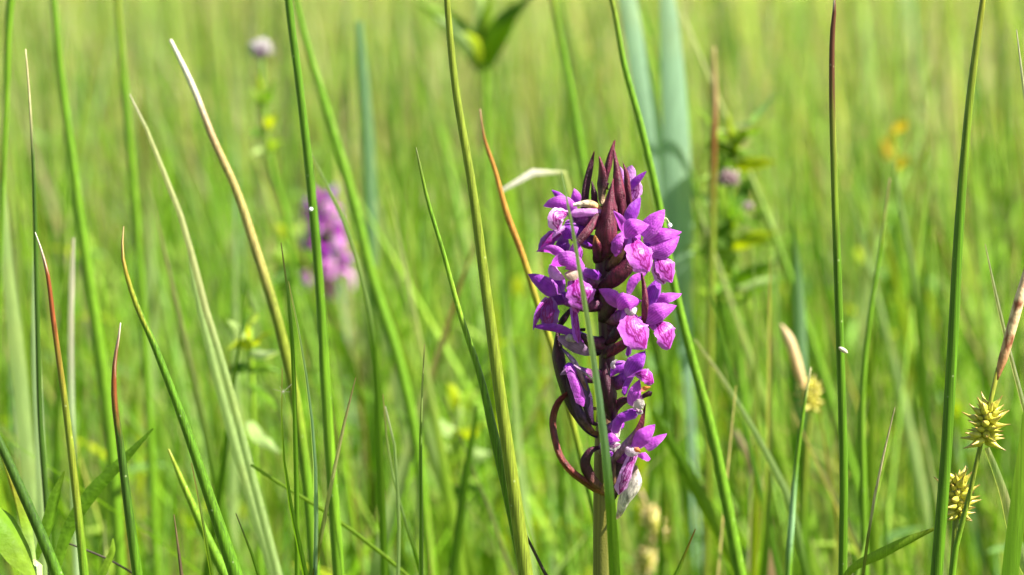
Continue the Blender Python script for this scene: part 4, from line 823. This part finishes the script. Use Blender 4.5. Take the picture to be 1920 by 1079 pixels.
# ------------------------------------------------------------------ the far orchid
def far_orchid():
    Yf = 1.25
    base = at(618, 420, Yf); base = np.array((base[0], Yf, 0)); top = at(618, 362, Yf)[2]
    t = thing('marsh_orchid', base, 'blurred purple orchid spike behind the droplet-bearing rush', 'orchid')
    H = top
    obj('stem', tube([(0, 0, -.004), (0, 0, H*.4), (-.002, 0, H*.75), (-.004, 0, H)], [.002, .002, .0022, .001], [K['m'], K['e'], PC['N'], PC['N']], n=20, k=8, mats=[M_STEM], name='stem'), t)
    fm = tube([(0, 0, 0), (0, .003, .0005), (0, .006, 0)], [.0012, .0013, .001], [PC['N']]*3, n=6, k=7, mats=[M_BRACT], name='flower')
    def rb(P, W, c, cup, n=(0, 0, 1), lip=False):
        return ribbon(P, W, [PC[c]]*len(P), normal=n, cup=cup, n=9, nx=4, mats=[M_LIP if lip else M_PETAL], name='petal')
    hood = rb([(0, .005, .001), (0, .009, .005), (0, .0125, .004)], [.003, .006, .002], 'L', .4)
    lip = rb([(0, .006, 0), (0, .012, -.002), (0, .013, -.009)], [.003, .010, .006], 'P', .2, (0, 1, .4), True)
    s1 = rb([(.001, .006, .001), (.006, .007, .005), (.009, .006, .010)], [.003, .0055, .001], 'M', .2, (0, 1, 0))
    s2 = rb([(-.001, .006, .001), (-.006, .007, .005), (-.009, .006, .010)], [.003, .0055, .001], 'V', .2, (0, 1, 0))
    br = ribbon([(0, .001, -.001), (0, .006, -.002), (0, .012, .004)], [.003, .004, .0005], [PC['N'], PC['R'], PC['R']], normal=(0, 1, 1), cup=.3, n=9, nx=4, mats=[M_BRACT], name='bract')
    for i in range(13):
        f = i/12; a = i*2.39996; z = H - .004 - .037*(1-f)
        fl = obj('flower', fm, t); fl.location = (-.004+.002*(1-f), 0, z); fl.rotation_euler = (random.uniform(-.1, .25), 0, a); s_ = 1.15-.45*f; fl.scale = (s_,)*3
        for n_, m_ in (('hood', hood), ('lip', lip), ('sepal', s1), ('sepal', s2)): obj(n_, m_, fl)
        b = obj('bract', br, t); b.location = fl.location - Vector((0, 0, .001)); b.rotation_euler = (.2+.8*f, 0, a); b.scale = (s_,)*3
far_orchid()

# ------------------------------------------------------------------ many more blades and stems of the middle distance
VWORD = []
def variants(n, kind):
    out = []
    for i in range(n):
        r_ = random.Random(100+i+(50 if kind == 'rush' else 0)); l = r_.uniform(-.16, .05); cv = r_.uniform(-.12, .06)
        c = K[r_.choice('mlgpgxlpm' if kind != 'rush' else 'mmgel')]
        cs = [c]*4 + [K[r_.choice('tshplr')] if r_.random() < .6 else c]
        P = [(0, 0, 0), (l*.25, r_.uniform(-.03, .03), .25), (l*.5+cv*.2, 0, .5), (l*.75+cv*.5, r_.uniform(-.03, .03), .78), (l+cv, 0, 1)]
        key = next(k_ for k_ in K if K[k_] == c); tipk = next((k_ for k_ in K if K[k_] == cs[-1]), key)
        word = dict(m='mid-green', l='lime green', g='deep green', e='olive green', p='pale green', q='whitish green', x='yellow-green', b='bluish green', y='yellowish')[key]
        VWORD.append(word + (dict(t=' brown-tipped', s=' straw-tipped', r=' rust-tipped', h=' pale-tipped').get(tipk, '') if tipk != key else ''))
        if kind == 'rush': out.append(tube(P, [.0042, .0040, .0036, .0026, .0004], cs, n=22, k=8, mats=[M_RUSH], name='rush_stem'))
        else: out.append(ribbon(P, [.011, .014, .014, .010, .0006], cs, normal=(r_.uniform(-.5, .5), -1, 0), cup=.25, roll=[r_.uniform(-.6, .6), r_.uniform(-.6, .6)], n=22, nx=4, mats=[M_BLADE], name='grass_blade', fold=True))
    return out
GV, RV = variants(14, 'grass'), variants(10, 'rush')
WORDS = {m_.name: w_ for m_, w_ in zip(GV+RV, VWORD)}
def scatter(n, V, name, label, cat, group, ylo, yhi, hlo, hhi, wsc, avoid=None):
    i = 0
    while i < n:
        Y = ylo + (yhi-ylo)*random.random()**1.3
        x = (random.random()*2-1)*(.2*Y + .04)
        h = random.uniform(hlo, hhi)
        pxx = 960 + (x+.02)/Y*FPX*CP
        if any(l_-25 < pxx < r_+45 and Y < y_ for l_, r_, y_ in ((1310, 1460, .9), (440, 530, 1.05), (560, 670, 1.3), (840, 960, .9), (1640, 1720, 1.0), (420, 520, .8))): continue
        o = bpy.data.objects.new(name, V[i % len(V)]); COL.objects.link(o)
        s_ = wsc*random.uniform(.55, 1.25)
        o.location = (x+.02, Y, -.003); o.scale = (h*s_, h*s_, h); o.rotation_euler = (random.uniform(-.06, .06), random.gauss(0, .13), random.choice((0, math.pi))*(random.random() < .3)+random.uniform(-.5, .5))
        o['label'] = label % WORDS[o.data.name]; o['category'] = cat; o['group'] = group
        i += 1
scatter(270, GV, 'grass_blade', '%s grass blade out of focus in the meadow behind the orchid', 'grass blade', 'soft grass blades behind the orchid', .66, 1.4, .22, .36, 1)
scatter(75, RV, 'rush_stem', '%s rush stem out of focus in the meadow behind the orchid', 'rush', 'soft rush stems behind the orchid', .85, 2.4, .30, .44, 1)

# low leafy herbs among the grass
for i in range(46):
    Y = random.uniform(.8, 2.2); x = random.uniform(-.2, .2)*Y*1.05
    herb('low green herb with paired leaves blurred among the grass', x, Y, random.uniform(.14, .27), random.randint(5, 8), random.uniform(.028, .05), seed=40+i, group='low herbs among the grass', from_frac=.25)

# ------------------------------------------------------------------ small marks and creatures
def bead(name, px, py, Y, r, colr, label, cat, mat, ax=(0, 0, 1), asp=1.0):
    p = at(px, py, Y); me = ellip((0, 0, 0), (r, r*asp), colr, [mat], axis=ax, name=name)
    o = obj(name, me, None, label, cat); o.location = tuple(p); return o
M_DROP, ntd, Nd, Ld = new_mat('pale_droplet')
pd = Nd.new('ShaderNodeBsdfPrincipled'); pd.inputs['Base Color'].default_value = (.85, .87, .88, 1); pd.inputs['Roughness'].default_value = .12
pd.inputs['Subsurface Weight'].default_value = .2; pd.inputs['Subsurface Radius'].default_value = (.001, .001, .001)
nd = Nd.new('ShaderNodeTexNoise'); nd.inputs['Scale'].default_value = 800; bd = Nd.new('ShaderNodeBump'); bd.inputs['Strength'].default_value = .2; bd.inputs['Distance'].default_value = .0002
Ld.new(nd.outputs[0], bd.inputs['Height']); Ld.new(bd.outputs[0], pd.inputs['Normal'])
od = Nd.new('ShaderNodeOutputMaterial'); Ld.new(pd.outputs[0], od.inputs[0])
bead('droplet', 583, 393,   .5435, .00042, (1, 1, 1), 'white shiny droplet on the tall upright rush stem', 'droplet', M_DROP)
bead('husk', 1581, 657, .5135, .00045, K['w'], 'small white husk caught on the brown-tipped straight rush', 'husk', M_DRY, ax=(.8, 0, -.5), asp=2.4)
# winged seed caught on the low blade
p = at(531, 735, .4895)
V, F, Co = [], [], []
for i in range(9):
    a = i*.7; d = np.array((math.cos(a), .4*math.sin(a*1.7), math.sin(a))); L_ = .0013*(1+.7*math.sin(i*2.1)); n_ = np.array((-d[2], 0, d[0]))*.00003
    b = len(V); V += [-n_, n_, d*L_+n_*.4, d*L_-n_*.4]; F.append((b, b+1, b+2, b+3)); Co += [K['w']]*4
o = obj('seed', mesh('seed', V, F, Co, None, [M_FLUFF]), None, 'tiny feathery white seed caught on a dark-tipped thin blade', 'seed'); o.location = tuple(p)
# pale little spider on the upper petal
p = at(1256, 423, Y0-.004); t = thing('spider', p, 'tiny pale round spider on the upper petals of the sharp orchid', 'spider')
obj('body', ellip((0, 0, 0), (.00042, .00048), (.78, .78, .6), [M_DROP], name='body'), t)
for i in range(6):
    a = (-1 if i % 2 else 1); x = -.0004-.0003*(i//2)
    P = [(0, 0, 0), (x*.8, -.0001*i, .0009+.0003*(i//2)), (x*1.8, -.0001*i, .0004*a+.0008)]
    obj('leg', tube(P, [.00006, .00005, .00003], [(.6, .65, .4)]*3, n=8, k=5, mats=[M_FLUFF], name='leg'), t)
